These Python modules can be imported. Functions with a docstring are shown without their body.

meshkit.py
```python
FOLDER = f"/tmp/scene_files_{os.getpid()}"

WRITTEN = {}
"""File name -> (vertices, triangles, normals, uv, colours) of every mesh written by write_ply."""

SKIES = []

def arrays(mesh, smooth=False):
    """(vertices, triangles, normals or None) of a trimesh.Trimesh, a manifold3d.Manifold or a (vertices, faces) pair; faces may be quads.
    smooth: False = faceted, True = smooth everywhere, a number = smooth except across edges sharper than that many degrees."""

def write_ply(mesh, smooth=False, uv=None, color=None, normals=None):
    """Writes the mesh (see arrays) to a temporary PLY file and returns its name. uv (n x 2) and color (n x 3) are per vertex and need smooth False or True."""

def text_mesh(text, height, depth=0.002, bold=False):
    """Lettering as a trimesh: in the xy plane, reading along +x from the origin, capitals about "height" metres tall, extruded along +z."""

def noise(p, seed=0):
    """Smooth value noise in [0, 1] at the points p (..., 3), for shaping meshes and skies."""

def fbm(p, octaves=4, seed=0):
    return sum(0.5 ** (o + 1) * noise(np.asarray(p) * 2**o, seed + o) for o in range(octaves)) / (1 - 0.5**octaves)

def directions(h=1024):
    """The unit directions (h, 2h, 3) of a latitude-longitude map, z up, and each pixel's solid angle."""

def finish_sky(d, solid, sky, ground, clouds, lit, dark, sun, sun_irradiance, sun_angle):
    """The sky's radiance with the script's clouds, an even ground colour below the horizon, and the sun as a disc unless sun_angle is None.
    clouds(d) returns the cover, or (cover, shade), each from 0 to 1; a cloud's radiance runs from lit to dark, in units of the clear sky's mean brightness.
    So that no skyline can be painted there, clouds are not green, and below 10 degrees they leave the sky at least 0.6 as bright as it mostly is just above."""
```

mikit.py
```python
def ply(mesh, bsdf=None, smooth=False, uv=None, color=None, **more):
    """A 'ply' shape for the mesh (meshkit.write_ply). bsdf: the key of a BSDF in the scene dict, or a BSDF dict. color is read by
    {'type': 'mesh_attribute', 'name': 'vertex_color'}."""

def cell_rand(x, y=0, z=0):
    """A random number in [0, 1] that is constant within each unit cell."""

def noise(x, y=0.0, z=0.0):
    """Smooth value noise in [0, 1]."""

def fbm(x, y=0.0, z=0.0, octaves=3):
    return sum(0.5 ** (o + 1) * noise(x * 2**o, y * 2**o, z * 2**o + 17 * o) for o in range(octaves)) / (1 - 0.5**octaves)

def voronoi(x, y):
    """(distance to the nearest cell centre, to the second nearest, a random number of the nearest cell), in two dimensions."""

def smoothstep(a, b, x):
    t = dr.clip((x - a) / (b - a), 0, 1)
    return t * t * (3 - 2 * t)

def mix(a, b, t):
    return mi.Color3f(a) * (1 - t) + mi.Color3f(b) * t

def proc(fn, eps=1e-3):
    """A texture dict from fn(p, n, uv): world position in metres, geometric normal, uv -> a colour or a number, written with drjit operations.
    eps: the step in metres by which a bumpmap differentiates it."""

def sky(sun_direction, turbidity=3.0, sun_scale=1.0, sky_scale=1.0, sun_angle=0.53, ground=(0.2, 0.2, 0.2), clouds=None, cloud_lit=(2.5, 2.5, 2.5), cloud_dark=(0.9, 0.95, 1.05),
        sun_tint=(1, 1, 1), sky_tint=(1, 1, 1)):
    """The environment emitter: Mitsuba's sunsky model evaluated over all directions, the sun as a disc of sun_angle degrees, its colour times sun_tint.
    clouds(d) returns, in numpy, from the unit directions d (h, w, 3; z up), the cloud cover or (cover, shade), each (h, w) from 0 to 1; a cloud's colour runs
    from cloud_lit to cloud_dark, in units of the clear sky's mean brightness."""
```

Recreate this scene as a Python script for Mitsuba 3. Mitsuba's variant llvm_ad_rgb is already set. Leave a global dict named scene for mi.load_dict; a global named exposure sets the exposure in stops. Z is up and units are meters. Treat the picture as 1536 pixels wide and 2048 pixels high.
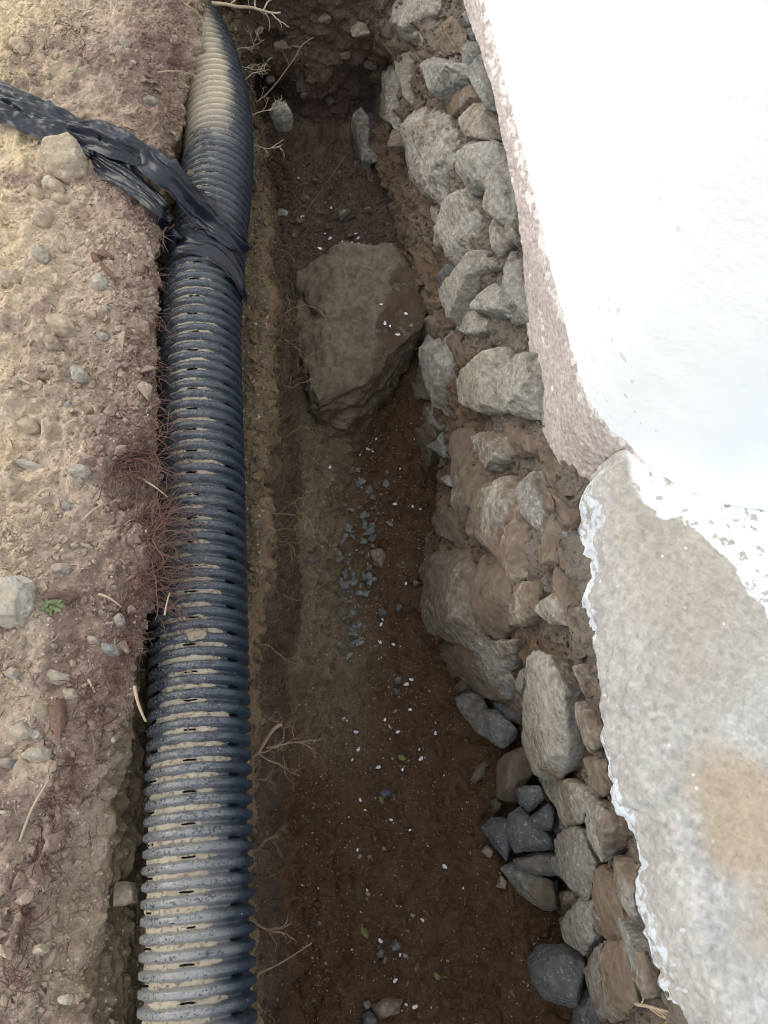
import math, random
import numpy as np, trimesh, mitsuba as mi, mikit, meshkit
import drjit as dr
import manifold3d as m3
from scipy.spatial import cKDTree
from scipy.ndimage import gaussian_filter1d
from mikit import noise, fbm, voronoi, smoothstep, mix, proc
T = mi.ScalarTransform4f
scene, labels = {}, {}
rng = np.random.default_rng(7)

# ---------------------------------------------------------------- camera, sky, exposure
CAM = np.array([0.0, 0.0, 1.2])
PITCH, YAW, FOC = math.radians(65), math.radians(6), 1541.0
FWD = np.array([math.sin(YAW) * math.cos(PITCH), math.cos(YAW) * math.cos(PITCH), -math.sin(PITCH)])
RGT = np.array([math.cos(YAW), -math.sin(YAW), 0])
DWN = np.cross(FWD, RGT)
scene['camera'] = {'type': 'perspective', 'fov_axis': 'x', 'fov': math.degrees(2 * math.atan(768 / FOC)), 'near_clip': 0.01, 'far_clip': 4000.0,
                   'to_world': T().look_at(origin=CAM.tolist(), target=(CAM + FWD).tolist(), up=[0, 0, 1])}
scene['sky'] = mikit.sky((-0.75, 0.35, 0.62), turbidity=3, sun_scale=0.22, sky_scale=1.0, sun_angle=40, sun_tint=(0.91, 1.0, 1.11), clouds=lambda d: 1.0, cloud_lit=(2.32, 2.5, 2.70), ground=(0.15, 0.12, 0.09))
exposure = 2.88

# ---------------------------------------------------------------- helpers
def ray(px, py):
    px, py = np.asarray(px, float), np.asarray(py, float)
    return FWD + ((px - 768) / FOC)[..., None] * RGT + ((py - 1024) / FOC)[..., None] * DWN
def at_z(px, py, z):
    d = ray(px, py)
    return CAM + d * ((z - CAM[2]) / d[..., 2])[..., None]
def at_x(px, py, x):
    d = ray(px, py)
    return CAM + d * ((x - CAM[0]) / d[..., 0])[..., None]
nF = meshkit.fbm
nN = meshkit.noise
used = {}
def key_for(name, parent=None):
    base = (parent + '__' if parent else '') + name
    k = used.get(base, -1) + 1
    used[base] = k
    return base if k == 0 else f'{base}_{k:03d}'
def add(name, mesh, bsdf, parent=None, smooth=True, uv=None, label=None, cat=None, group=None, kind=None):
    key = key_for(name, parent)
    scene[key] = mikit.ply(mesh, bsdf, smooth=smooth, uv=uv)
    note(key, label, cat, group, kind)
    return key
def note(key, label=None, cat=None, group=None, kind=None):
    d = {k: v for k, v in (('label', label), ('category', cat), ('group', group), ('kind', kind)) if v}
    if d:
        labels[key] = d
def const_uv(mesh, a, b):
    return np.tile([float(a), float(b)], (len(mesh.vertices), 1))
def to_tm(m):
    q = m.to_mesh()
    return trimesh.Trimesh(np.array(q.vert_properties[:, :3], float), np.array(q.tri_verts, int), process=False)
def vnormals(v, f):
    n = np.zeros_like(v)
    c = np.cross(v[f[:, 1]] - v[f[:, 0]], v[f[:, 2]] - v[f[:, 0]])
    for k in range(3):
        np.add.at(n, f[:, k], c)
    return n / np.maximum(np.linalg.norm(n, axis=1, keepdims=True), 1e-12)
def rough_hull(pts, res, rough=0.004, seed=0, smooth_it=6, freq=28.0, layer=None, crack=0.7):
    """A stone: the hull of the points, refined, worn round at its edges, then roughened."""
    m = to_tm(m3.Manifold.hull_points(np.asarray(pts, float)).refine_to_length(res))
    trimesh.smoothing.filter_laplacian(m, lamb=0.5, iterations=smooth_it, volume_constraint=False)
    v = np.array(m.vertices); n = vnormals(v, np.array(m.faces))
    d = rough * 2.2 * (nF(v * freq + seed * 3.7, 4, seed) - 0.5)
    ck = nF(v * freq * 0.55 + seed * 1.3, 3, seed + 20)
    d -= rough * crack * np.clip(1 - np.abs(ck - 0.5) * 16, 0, 1)
    d += rough * 0.5 * (nF(v * freq * 4.5 + seed, 3, seed + 9) - 0.5) * 2
    if layer is not None:     # bedding planes: small steps along one axis
        h = v @ layer * 70 + 2.2 * nF(v * 9, 3, seed + 4)
        d -= rough * 0.9 * np.clip(np.abs((h % 1.0) - 0.5) * 5 - 1.6, 0, 1)
    m.vertices = v + n * d[:, None]
    return m
def blob_pts(rg, dims, n=16, square=0.5):
    d = rg.normal(size=(n, 3)); d /= np.linalg.norm(d, axis=1, keepdims=True)
    box = d / np.abs(d).max(1, keepdims=True)
    return (d * (1 - square) + box * square * 0.8) * rg.uniform(0.8, 1.05, (n, 1)) * np.asarray(dims)
def rotm(rg, tilt=0.25):
    a = rg.uniform(0, 2 * np.pi)
    R = trimesh.transformations.euler_matrix(rg.uniform(-tilt, tilt), rg.uniform(-tilt, tilt), a)[:3, :3]
    return R
def tube(points, radii, sides=6):
    p = np.asarray(points, float); r = np.broadcast_to(radii, len(p))
    t = np.gradient(p, axis=0); t /= np.maximum(np.linalg.norm(t, axis=1, keepdims=True), 1e-9)
    ref = np.array([0.3, 0.2, 0.93]); a = np.cross(t, ref); a /= np.maximum(np.linalg.norm(a, axis=1, keepdims=True), 1e-9)
    b = np.cross(t, a); th = np.arange(sides) * 2 * np.pi / sides
    v = p[:, None] + (np.cos(th)[None, :, None] * a[:, None] + np.sin(th)[None, :, None] * b[:, None]) * r[:, None, None]
    v = v.reshape(-1, 3); f = []
    for i in range(len(p) - 1):
        for j in range(sides):
            k = (j + 1) % sides
            f += [[i * sides + j, i * sides + k, (i + 1) * sides + k], [i * sides + j, (i + 1) * sides + k, (i + 1) * sides + j]]
    f += [[0, k + 1, k] for k in range(1, sides - 1)]
    e = (len(p) - 1) * sides
    f += [[e, e + k, e + k + 1] for k in range(1, sides - 1)]
    return trimesh.Trimesh(v, np.array(f)[:, ::-1], process=False)
def cat_m(ms):
    off, V, F = 0, [], []
    for m in ms:
        V.append(np.asarray(m.vertices)); F.append(np.asarray(m.faces) + off); off += len(m.vertices)
    return trimesh.Trimesh(np.vstack(V), np.vstack(F), process=False)
def grid_faces(nr, nc, flip=False):
    i = np.arange(nr * nc).reshape(nr, nc)
    a, b, c, d = i[:-1, :-1].ravel(), i[1:, :-1].ravel(), i[1:, 1:].ravel(), i[:-1, 1:].ravel()
    f = np.vstack([np.stack([a, b, c], 1), np.stack([a, c, d], 1)])
    return f[:, ::-1] if flip else f

# ---------------------------------------------------------------- materials
def rough_mat(name, color, rough=0.95, bump=None, bscale=1.0, eps=1e-3, spec=0.2):
    b = {'type': 'principled', 'base_color': proc(color), 'roughness': rough, 'specular': spec}
    if bump:
        b = {'type': 'bumpmap', 'arbitrary': proc(bump, eps), 'scale': bscale, 'bsdf': b}
    scene[name] = {'type': 'twosided', 'bsdf': b}
def soil_bump(p, n, uv):
    return 0.0055 * fbm(p.x * 190, p.y * 190, p.z * 190, 3) + 0.007 * fbm(p.x * 60, p.y * 60, p.z * 60, 3)
def grains(p, f=260.0):
    return noise(p.x * f, p.y * f, p.z * f)
def bank_color(p, n, uv):
    big = fbm(p.x * 5 + 3, p.y * 5, p.z * 5, 3)
    mid = fbm(p.x * 22, p.y * 22, p.z * 22 + 5, 3)
    g = grains(p)
    clay = mix((0.43, 0.335, 0.21), (0.55, 0.445, 0.295), mid)
    loam = mix((0.285, 0.218, 0.165), (0.45, 0.355, 0.272), mid)
    humus = mix((0.10, 0.062, 0.052), (0.20, 0.132, 0.112), mid)
    # clay on the far left, brown loam in the middle, dark rooty humus along the edge of the cut
    e = p.x + 0.10 * (big - 0.5)
    c = mix(clay, loam, smoothstep(-0.72, -0.52, e + 0.25 * (mid - 0.5)))
    h = smoothstep(0.50, 0.70, big * 0.5 + mid * 0.5 + 0.22 * smoothstep(-0.52, -0.36, p.x) + 0.10 * smoothstep(0.35, 0.0, p.y) + 0.22 * smoothstep(-0.50, -0.40, p.x + 0.1 * (big - 0.5)) * smoothstep(0.12, 0.30, p.y) * smoothstep(0.85, 0.65, p.y))
    c = mix(c, humus, h * 0.72 * smoothstep(-0.12, -0.03, p.z))
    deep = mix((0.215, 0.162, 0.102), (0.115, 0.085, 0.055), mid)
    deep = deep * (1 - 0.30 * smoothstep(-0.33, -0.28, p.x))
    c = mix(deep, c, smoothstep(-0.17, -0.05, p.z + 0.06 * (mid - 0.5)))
    c = mix(c, c * 0.5, smoothstep(0.60, 0.90, g) * 0.5) * (0.80 + 0.40 * fbm(p.x * 120, p.y * 120, p.z * 120, 2))
    return mix(c, mi.Color3f(0.52, 0.45, 0.35), smoothstep(0.80, 0.92, grains(p, 190.0)) * 0.55)
def trench_color(p, n, uv):
    big = fbm(p.x * 4 + 9, p.y * 3, p.z * 4, 3)
    mid = fbm(p.x * 26, p.y * 26, p.z * 26 + 5, 3)
    g = grains(p, 230.0)
    red = mix((0.066, 0.036, 0.019), (0.125, 0.072, 0.040), mid)
    tan = mix((0.135, 0.103, 0.066), (0.205, 0.158, 0.105), mid)
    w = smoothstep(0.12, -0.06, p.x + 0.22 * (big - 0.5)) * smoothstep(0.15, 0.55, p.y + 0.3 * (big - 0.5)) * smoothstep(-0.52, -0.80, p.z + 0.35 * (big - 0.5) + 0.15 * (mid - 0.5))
    humus = mix((0.075, 0.050, 0.039), (0.165, 0.115, 0.088), mid)
    c = mix(red, tan, w)
    c = mix(c, humus, smoothstep(1.35, 1.75, p.y + 0.3 * (big - 0.5)))
    clay = mix((0.17, 0.118, 0.068), (0.09, 0.062, 0.04), mid)
    c = mix(c, mix((0.040, 0.028, 0.020), (0.085, 0.060, 0.043), mid), smoothstep(-0.76, -0.60, p.z + 0.2 * (big - 0.5)) * smoothstep(-0.02, -0.10, p.x) * 0.9)  # shade on the steep left side, painted in as a darker brown
    c = mix(c, clay, smoothstep(-0.34, -0.26, p.z + 0.10 * (mid - 0.5)) * smoothstep(2.1, 1.8, p.y))
    c = mix(c, c * 0.55, smoothstep(0.62, 0.85, g) * 0.6)
    return mix(c, mi.Color3f(0.27, 0.21, 0.15), smoothstep(0.86, 0.95, grains(p, 170.0)) * 0.5)
def matrix_color(p, n, uv):
    mid = fbm(p.x * 24, p.y * 24, p.z * 24 + 5, 3)
    big = fbm(p.x * 6 + 9, p.y * 6, p.z * 6, 2)
    c = mix((0.095, 0.062, 0.040), (0.185, 0.132, 0.090), mid)
    grey = mix((0.082, 0.067, 0.055), (0.175, 0.147, 0.123), mid)
    c = mix(c, grey, smoothstep(-0.55, -0.20, p.z + 0.5 * (big - 0.5)))
    return mix(c, c * 0.55, smoothstep(0.62, 0.85, grains(p)) * 0.6)
def stone_color(p, n, uv, gain=1.0):
    """uv.x: the stone's own tone, uv.y: how much earth clings to it."""
    mid = fbm(p.x * 18, p.y * 18, p.z * 18, 3)
    fine = fbm(p.x * 90, p.y * 90, p.z * 90, 2)
    grey = mix((0.185, 0.17, 0.147), (0.31, 0.288, 0.252), mid)
    blue = mix((0.075, 0.080, 0.085), (0.145, 0.149, 0.15), mid)
    tan = mix((0.205, 0.165, 0.120), (0.30, 0.25, 0.188), mid)
    c = mix(mix(blue, grey, smoothstep(0.15, 0.5, uv.x)), tan, smoothstep(0.55, 0.95, uv.x))
    c = c * (0.62 + 0.76 * fine)
    pit = fbm(p.x * 190, p.y * 190, p.z * 190, 2)
    c = mix(c, mi.Color3f(0.10, 0.085, 0.07), smoothstep(0.60, 0.78, pit) * 0.55)
    c = mix(c, mi.Color3f(0.50, 0.47, 0.42), smoothstep(0.36, 0.24, pit) * 0.35)
    soil = mix((0.100, 0.074, 0.053), (0.185, 0.142, 0.105), fbm(p.x * 40, p.y * 40, p.z * 40, 2)) * (0.75 + 0.5 * fine)
    cover = smoothstep(0.62, 0.38, fbm(p.x * 7 + 7, p.y * 7, p.z * 7, 4) * 0.75 + 0.25 * fine + 0.62 * (0.46 - uv.y) + 0.10 * (0.5 - n.z))
    return mix(c, soil, cover * 0.95) * gain
def bank_stone_color(p, n, uv):       # dry and dusty
    return mix(stone_color(p, n, uv, 1.32), mi.Color3f(0.31, 0.245, 0.17), smoothstep(0.3, 0.7, fbm(p.x * 45, p.y * 45, p.z * 45 + 2, 3)) * 0.6)
def stone_bump(p, n, uv):
    return 0.004 * fbm(p.x * 170, p.y * 170, p.z * 170, 3) + 0.004 * fbm(p.x * 75, p.y * 75, p.z * 75, 3)
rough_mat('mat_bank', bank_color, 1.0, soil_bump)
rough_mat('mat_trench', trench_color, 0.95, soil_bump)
rough_mat('mat_matrix', matrix_color, 1.0, soil_bump)
rough_mat('mat_stone', stone_color, 0.85, stone_bump)
rough_mat('mat_bank_stone', bank_stone_color, 0.95, stone_bump)
def white_color(p, n, uv):
    m = fbm(p.x * 7, p.y * 7, p.z * 7, 3)
    sp = smoothstep(0.83, 0.88, noise(p.x * 75, p.y * 75, p.z * 75)) * smoothstep(0.55, 0.75, fbm(p.x * 9, p.y * 9, p.z * 9 + 4, 2))
    c = mix((0.78, 0.815, 0.84), (0.83, 0.855, 0.87), m)
    low = smoothstep(0.16, 0.0, p.z + 0.10 * (m - 0.5)) * smoothstep(0.60, 0.72, fbm(p.x * 130, p.y * 130, p.z * 130, 2))
    return mix(c, mi.Color3f(0.33, 0.29, 0.26), dr.minimum(sp * 0.35 + low * 0.15, 1))
def white_bump(p, n, uv):
    return 0.0006 * fbm(p.x * 40 + p.y * 8, p.y * 30, p.z * 40, 3) + 0.0012 * fbm(p.x * 150, p.y * 130, p.z * 150, 3)
rough_mat('mat_white', white_color, 0.6, white_bump, 1.0, 1e-3, 0.4)
def strip_color(p, n, uv):
    m = fbm(p.x * 20, p.y * 20, p.z * 20, 3)
    f = fbm(p.x * 150, p.y * 150, p.z * 150, 2)
    c = mix((0.345, 0.29, 0.265), (0.47, 0.41, 0.38), m) * (0.6 + 0.8 * f)
    splash = smoothstep(0.68, 0.76, fbm(p.x * 60, p.y * 60, p.z * 60 + 3, 4) + 0.22 * smoothstep(-0.022, 0.0, p.z))
    return mix(c, mi.Color3f(0.80, 0.79, 0.78), splash * 0.45)
def strip_bump(p, n, uv):
    return 0.007 * fbm(p.x * 110, p.y * 110, p.z * 110, 3)
rough_mat('mat_strip', strip_color, 1.0, strip_bump)

# ---------------------------------------------------------------- house wall line (plan), from the paint line at old ground level
PL = np.array([(960, 0), (1012, 163), (1055, 325), (1094, 488), (1128, 640), (1148, 741), (1168, 796), (1200, 851), (1240, 878), (1272, 910), (1320, 955), (1400, 1000), (1536, 1026)], float)
pl = at_z(PL[:, 0], PL[:, 1], 0.0)[:, :2]
pl[:6, 0] = 0.449
plan = np.vstack([[0.449, 9.0], [0.449, 4.0], pl, [1.0, pl[-1, 1] - 0.03], [4.5, pl[-1, 1] - 0.1]])
def resample(pts, step, smooth=0):
    s = np.r_[0, np.cumsum(np.linalg.norm(np.diff(pts, axis=0), axis=1))]
    q = np.arange(0, s[-1], step)
    out = np.stack([np.interp(q, s, pts[:, k]) for k in range(pts.shape[1])], 1)
    return gaussian_filter1d(out, smooth, axis=0, mode='nearest') if smooth else out
WALL = resample(plan, 0.008, 6)

# ---------------------------------------------------------------- the ground with the trench: one swept sheet
def tab(y, ys, vs):
    return np.interp(y, ys, vs)
def prof(y):
    """Control points (x, z) of the cross-section at y: bank, lip, face, ledge, ledge lip, left side, floor, foot of the wall, top."""
    lip = tab(y, [-2, -0.3, -0.1, 0.08, 0.2, 0.33, 0.45, 0.60, 0.85, 1.1, 1.4, 1.7, 2.0, 2.4, 3], [-0.64, -0.61, -0.56, -0.495, -0.44, -0.38, -0.345, -0.34, -0.352, -0.35, -0.37, -0.350, -0.285, -0.22, -0.20])
    mid = tab(y, [-2, 0.0, 0.2, 0.4, 1.4, 1.75, 2.0, 2.4], [-0.475, -0.455, -0.42, -0.392, -0.40, -0.33, -0.29, -0.24])
    x5 = tab(y, [-2, 0.1, 0.35, 0.55, 0.84, 1.24, 1.6, 1.9, 3], [-0.235, -0.235, -0.225, -0.188, -0.172, -0.148, -0.145, -0.17, -0.25]) + 0.030 * (nF(np.stack([y * 9, y * 0, y * 0], -1), 4, 71) - 0.5)
    x6 = x5 + tab(y, [-2, 0.1, 0.5, 1, 3], [0.0, 0.0, 0.022, 0.03, 0.02]) + 0.05 * (nF(np.stack([y * 7, y * 0 + 4, y * 0], -1), 3, 72) - 0.5)
    z6 = tab(y, [-2, 0.0, 0.4, 1.0, 1.6, 3], [-0.93, -0.93, -0.72, -0.72, -0.70, -0.6])
    zf = tab(y, [-2, 0.0, 0.7, 1.05, 1.5, 1.9, 2.2, 3], [-0.93, -0.95, -0.95, -0.93, -0.86, -0.78, -0.76, -0.74])
    x9 = tab(y, [-2, -0.37, 0.18, 0.34, 0.48, 0.6, 0.81, 1.05, 1.4, 1.77, 2.25, 3], [0.48, 0.47, 0.44, 0.38, 0.26, 0.238, 0.24, 0.32, 0.31, 0.29, 0.24, 0.22])
    ztop = tab(y, [-2, 0.5, 0.62, 0.8, 1.0, 1.5, 3], [-0.10, -0.10, -0.16, -0.16, -0.13, -0.08, -0.07])
    xtop = tab(y, [-2, 0.5, 0.7, 3], [0.40, 0.40, 0.455, 0.462])
    o = np.zeros_like(y)
    zl = tab(y, [-2, -0.2, 0.3, 1.0, 2, 3], [-0.02, -0.02, -0.01, -0.015, -0.06, -0.06])
    x8 = (x6 * 0.45 + x9 * 0.55)
    return np.stack([np.stack(q, -1) for q in (
        (o - 1.7, o + 0.0), (o - 0.95, o + 0.02), (lip - 0.06, zl + 0.01), (lip, zl - 0.015), (mid, zl * 0 - 0.12), (tab(y, [1.4, 1.75, 2.0, 2.4], [-0.40, -0.35, -0.30, -0.26]), tab(y, [-2, 0, 1.3, 1.8, 3], [-0.235, -0.235, -0.245, -0.28, -0.3])),
        (x5, tab(y, [-2, 0, 1.3, 1.8, 3], [-0.24, -0.235, -0.25, -0.29, -0.3])), (x6, z6), (x6 + 0.10 + tab(y, [1.0, 1.25, 1.6, 1.9], [0.0, 0.07, 0.09, 0.0]), zf + tab(y, [1.12, 1.3, 1.6, 1.9], [0.02, 0.09, 0.13, 0.05])), (x8, zf), (x9 - 0.02, zf + tab(y, [1.05, 1.3, 1.6, 2.0], [0.015, 0.17, 0.16, 0.03])), (x9, zf + tab(y, [0.95, 1.2, 1.6, 2.0], [0.06, 0.22, 0.21, 0.08])), (xtop, ztop), (o + 0.70, ztop + 0.01))], 1)
def wall_x(y, z):
    """x of the stone wall's general face (before relief)."""
    c = prof(np.atleast_1d(np.asarray(y, float)))
    f = np.clip((np.atleast_1d(z) - c[:, 11, 1]) / (c[:, 12, 1] - c[:, 11, 1]), -0.2, 1.2)
    return c[:, 11, 0] + f * (c[:, 12, 0] - c[:, 11, 0])
SEG = [20, 190, 30, 56, 50, 66, 150, 44, 52, 46, 18, 250, 40]
yy = np.concatenate([np.arange(-1.9, -0.45, 0.03), np.arange(-0.45, 1.3, 0.0036), np.arange(1.3, 2.24, 0.0046)])
n_main = len(yy)
n_end = 130
C = prof(np.concatenate([yy, np.full(n_end, yy[-1])]))
cols = np.concatenate([[0.0]] + [np.arange(1, n + 1) / n + k for k, n in enumerate(SEG)])
START = np.concatenate([[0], np.cumsum(SEG)])
k = np.minimum(cols.astype(int), len(SEG) - 1); fr = cols - k
X = C[:, k, 0] * (1 - fr) + C[:, k + 1, 0] * fr
Z = C[:, k, 1] * (1 - fr) + C[:, k + 1, 1] * fr
X, Z = gaussian_filter1d(X, 3, axis=1, mode='nearest'), gaussian_filter1d(Z, 3, axis=1, mode='nearest')
Y = np.repeat(np.concatenate([yy, np.full(n_end, yy[-1])])[:, None], X.shape[1], 1)
# the far end of the trench: a cave under an overhanging face that rises to the surface
te = np.linspace(0, 1, n_end + 1)[1:]
h = np.interp(te, [0, 0.15, 0.30, 0.45, 0.85, 1.0], [0, 0.03, 0.16, 0.34, 0.93, 1.0])
g = np.interp(te, [0, 0.15, 0.30, 0.45, 0.85, 1.0], [0, 0.24, 0.27, 0.19, 0.28, 0.45])
g2 = te * 0.45
dep = np.clip(-Z[n_main:] / 0.75, 0, 1)
Y[n_main:] += g[:, None] * dep + g2[:, None] * (1 - dep)
Z[n_main:] = Z[n_main:] * (1 - h[:, None])
# near end, behind the camera
near = np.clip((yy[:25] + 1.9) / 0.5, 0, 1)
Z[:25] *= near[:, None] ** 0.5
P = np.stack([X, Y, Z], -1)
tail = P[-1:].copy(); tail[..., 1] = 5.0; tail[..., 2] = 0.0
P = np.concatenate([P, tail])
NR, NC = P.shape[:2]
Fq = grid_faces(NR, NC, flip=True)
V = P.reshape(-1, 3)
N = vnormals(V, Fq)
colid = np.tile(np.arange(NC), NR)
amp = np.interp(np.arange(NC), START, [0.3, 1.0, 1.1, 1.2, 1.2, 0.7, 1.1, 1.2, 1.4, 1.3, 1.3, 1.0, 1.0, 0.2])[colid]
strat = np.array([9.0, 4.0, 30.0])      # the cut faces are drawn out along the trench
is_face = np.interp(np.arange(NC), START, [0, 0, 0, 0.6, 1, 0.2, 0.4, 1, 0.2, 0, 0, 0.7, 0.7, 0])[colid]
disp = 0.030 * (nF(V * 7, 3, 1) - 0.5) + 0.020 * (nF(V * 22, 3, 2) - 0.5) + 0.040 * is_face * (nF(V * strat, 3, 3) - 0.5)
cl = nN(V * 55, 5); cl2 = nN(V * 130, 6)
disp += 0.020 * np.clip(cl - 0.45, 0, 1) * (0.4 + nN(V * 9, 8)) * 1.6 + 0.006 * (cl2 - 0.5) + 0.012 * np.clip(nN(V * 30, 17) - 0.62, 0, 1)
end_boost = np.clip((V[:, 1] - 2.2) / 0.1, 0, 1) * np.clip(-V[:, 2] * 4, 0, 1)
fnd = np.interp(np.arange(NC), [START[-4], START[-3], START[-3] + 170, START[-2], START[-1]], [0, 1, 1, -0.2, 0])[colid] * np.interp(V[:, 1], [0.3, 0.62], [0.25, 1.0])
disp += fnd * (0.030 + 0.10 * (nF(V * np.array([8, 8, 12]), 4, 15) - 0.5) + 0.022 * (nF(V * 42, 3, 16) - 0.5))
disp += end_boost * (0.16 * (nF(V * 5, 4, 12) - 0.5) + 0.05 * (nF(V * 18, 3, 13) - 0.5))
V = V + N * (disp * amp)[:, None]
# loose clay mounds on the bank
def bump_at(px, py, r, hh):
    global V
    c = at_z(px, py, 0.0)
    w = np.exp(-((V[:, 0] - c[0]) ** 2 + (V[:, 1] - c[1]) ** 2) / r ** 2) * (colid < START[3])
    V[:, 2] += w * hh
for a in ((10, 450, .10, .03), (30, 650, .12, .02), (20, 850, .11, .025), (40, 1080, .10, .02), (60, 1260, .10, .02), (130, 100, .2, .03), (250, 80, .12, .03), (200, 640, .08, .012), (230, 900, .07, .03), (290, 1080, .05, .035), (60, 1700, .08, -.02)):
    bump_at(*a)
V = V.astype(np.float64)
PG = V.reshape(NR, NC, 3)
UVg = np.stack(np.meshgrid(np.linspace(0, 8, NR), np.linspace(0, 6, NC), indexing='ij'), -1)
def sub_sheet(name, c0, c1, bsdf, **kw):
    a = PG[:, c0:c1 + 1]; uv = UVg[:, c0:c1 + 1].reshape(-1, 2)
    add(name, (a.reshape(-1, 3), grid_faces(NR, a.shape[1], flip=True)), bsdf, uv=uv, smooth=False, **kw)
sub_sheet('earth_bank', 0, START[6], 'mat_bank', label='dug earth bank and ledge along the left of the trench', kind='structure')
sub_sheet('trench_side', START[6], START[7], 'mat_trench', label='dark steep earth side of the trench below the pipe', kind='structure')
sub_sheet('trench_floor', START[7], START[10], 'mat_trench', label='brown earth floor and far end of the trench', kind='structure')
hs = [[-60, -60], [60, -60], [60, 60], [-60, 60]]
from shapely.geometry import Polygon, box as sbox
gp = Polygon([(-400, -400), (400, -400), (400, 400), (-400, 400)]).difference(sbox(-1.66, -1.85, 0.66, 4.95))
gv, gf = trimesh.creation.triangulate_polygon(gp, engine='earcut')
add('ground', (np.column_stack([gv, np.full(len(gv), -0.012)]), gf), 'mat_bank', smooth=False, label='bare earth ground around the trench', kind='structure')

# height lookups
def height_lookup(c0, c1):
    q = PG[:, c0:c1 + 1].reshape(-1, 3); tree = cKDTree(q[:, :2])
    def f(xy):
        d, i = tree.query(np.atleast_2d(xy), k=4)
        return q[i, 2].mean(1)
    return f
bank_h, floor_h = height_lookup(START[1], START[3] - 8), height_lookup(START[7], START[10])
def drop(px, py, hf, z0):
    """The point of the ground that is seen at the pixel."""
    px, py = np.atleast_1d(px).astype(float), np.atleast_1d(py).astype(float)
    z = np.full(len(px), z0)
    for _ in range(8):
        p = at_z(px, py, 0.0) if np.isscalar(z) else CAM + ray(px, py) * ((z - CAM[2]) / ray(px, py)[:, 2])[:, None]
        z = 0.5 * z + 0.5 * hf(p[:, :2])
    return np.column_stack([p[:, :2], hf(p[:, :2])])
def on_wall(px, py, out=0.0):
    px, py = np.atleast_1d(px).astype(float), np.atleast_1d(py).astype(float)
    x = np.full(len(px), 0.36)
    for _ in range(14):
        p = CAM + ray(px, py) * (x / ray(px, py)[:, 0])[:, None]
        z = np.clip(p[:, 2], -1.0, 0.0)
        x = 0.5 * x + 0.5 * (wall_x(p[:, 1], z) - out)
    return p

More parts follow.
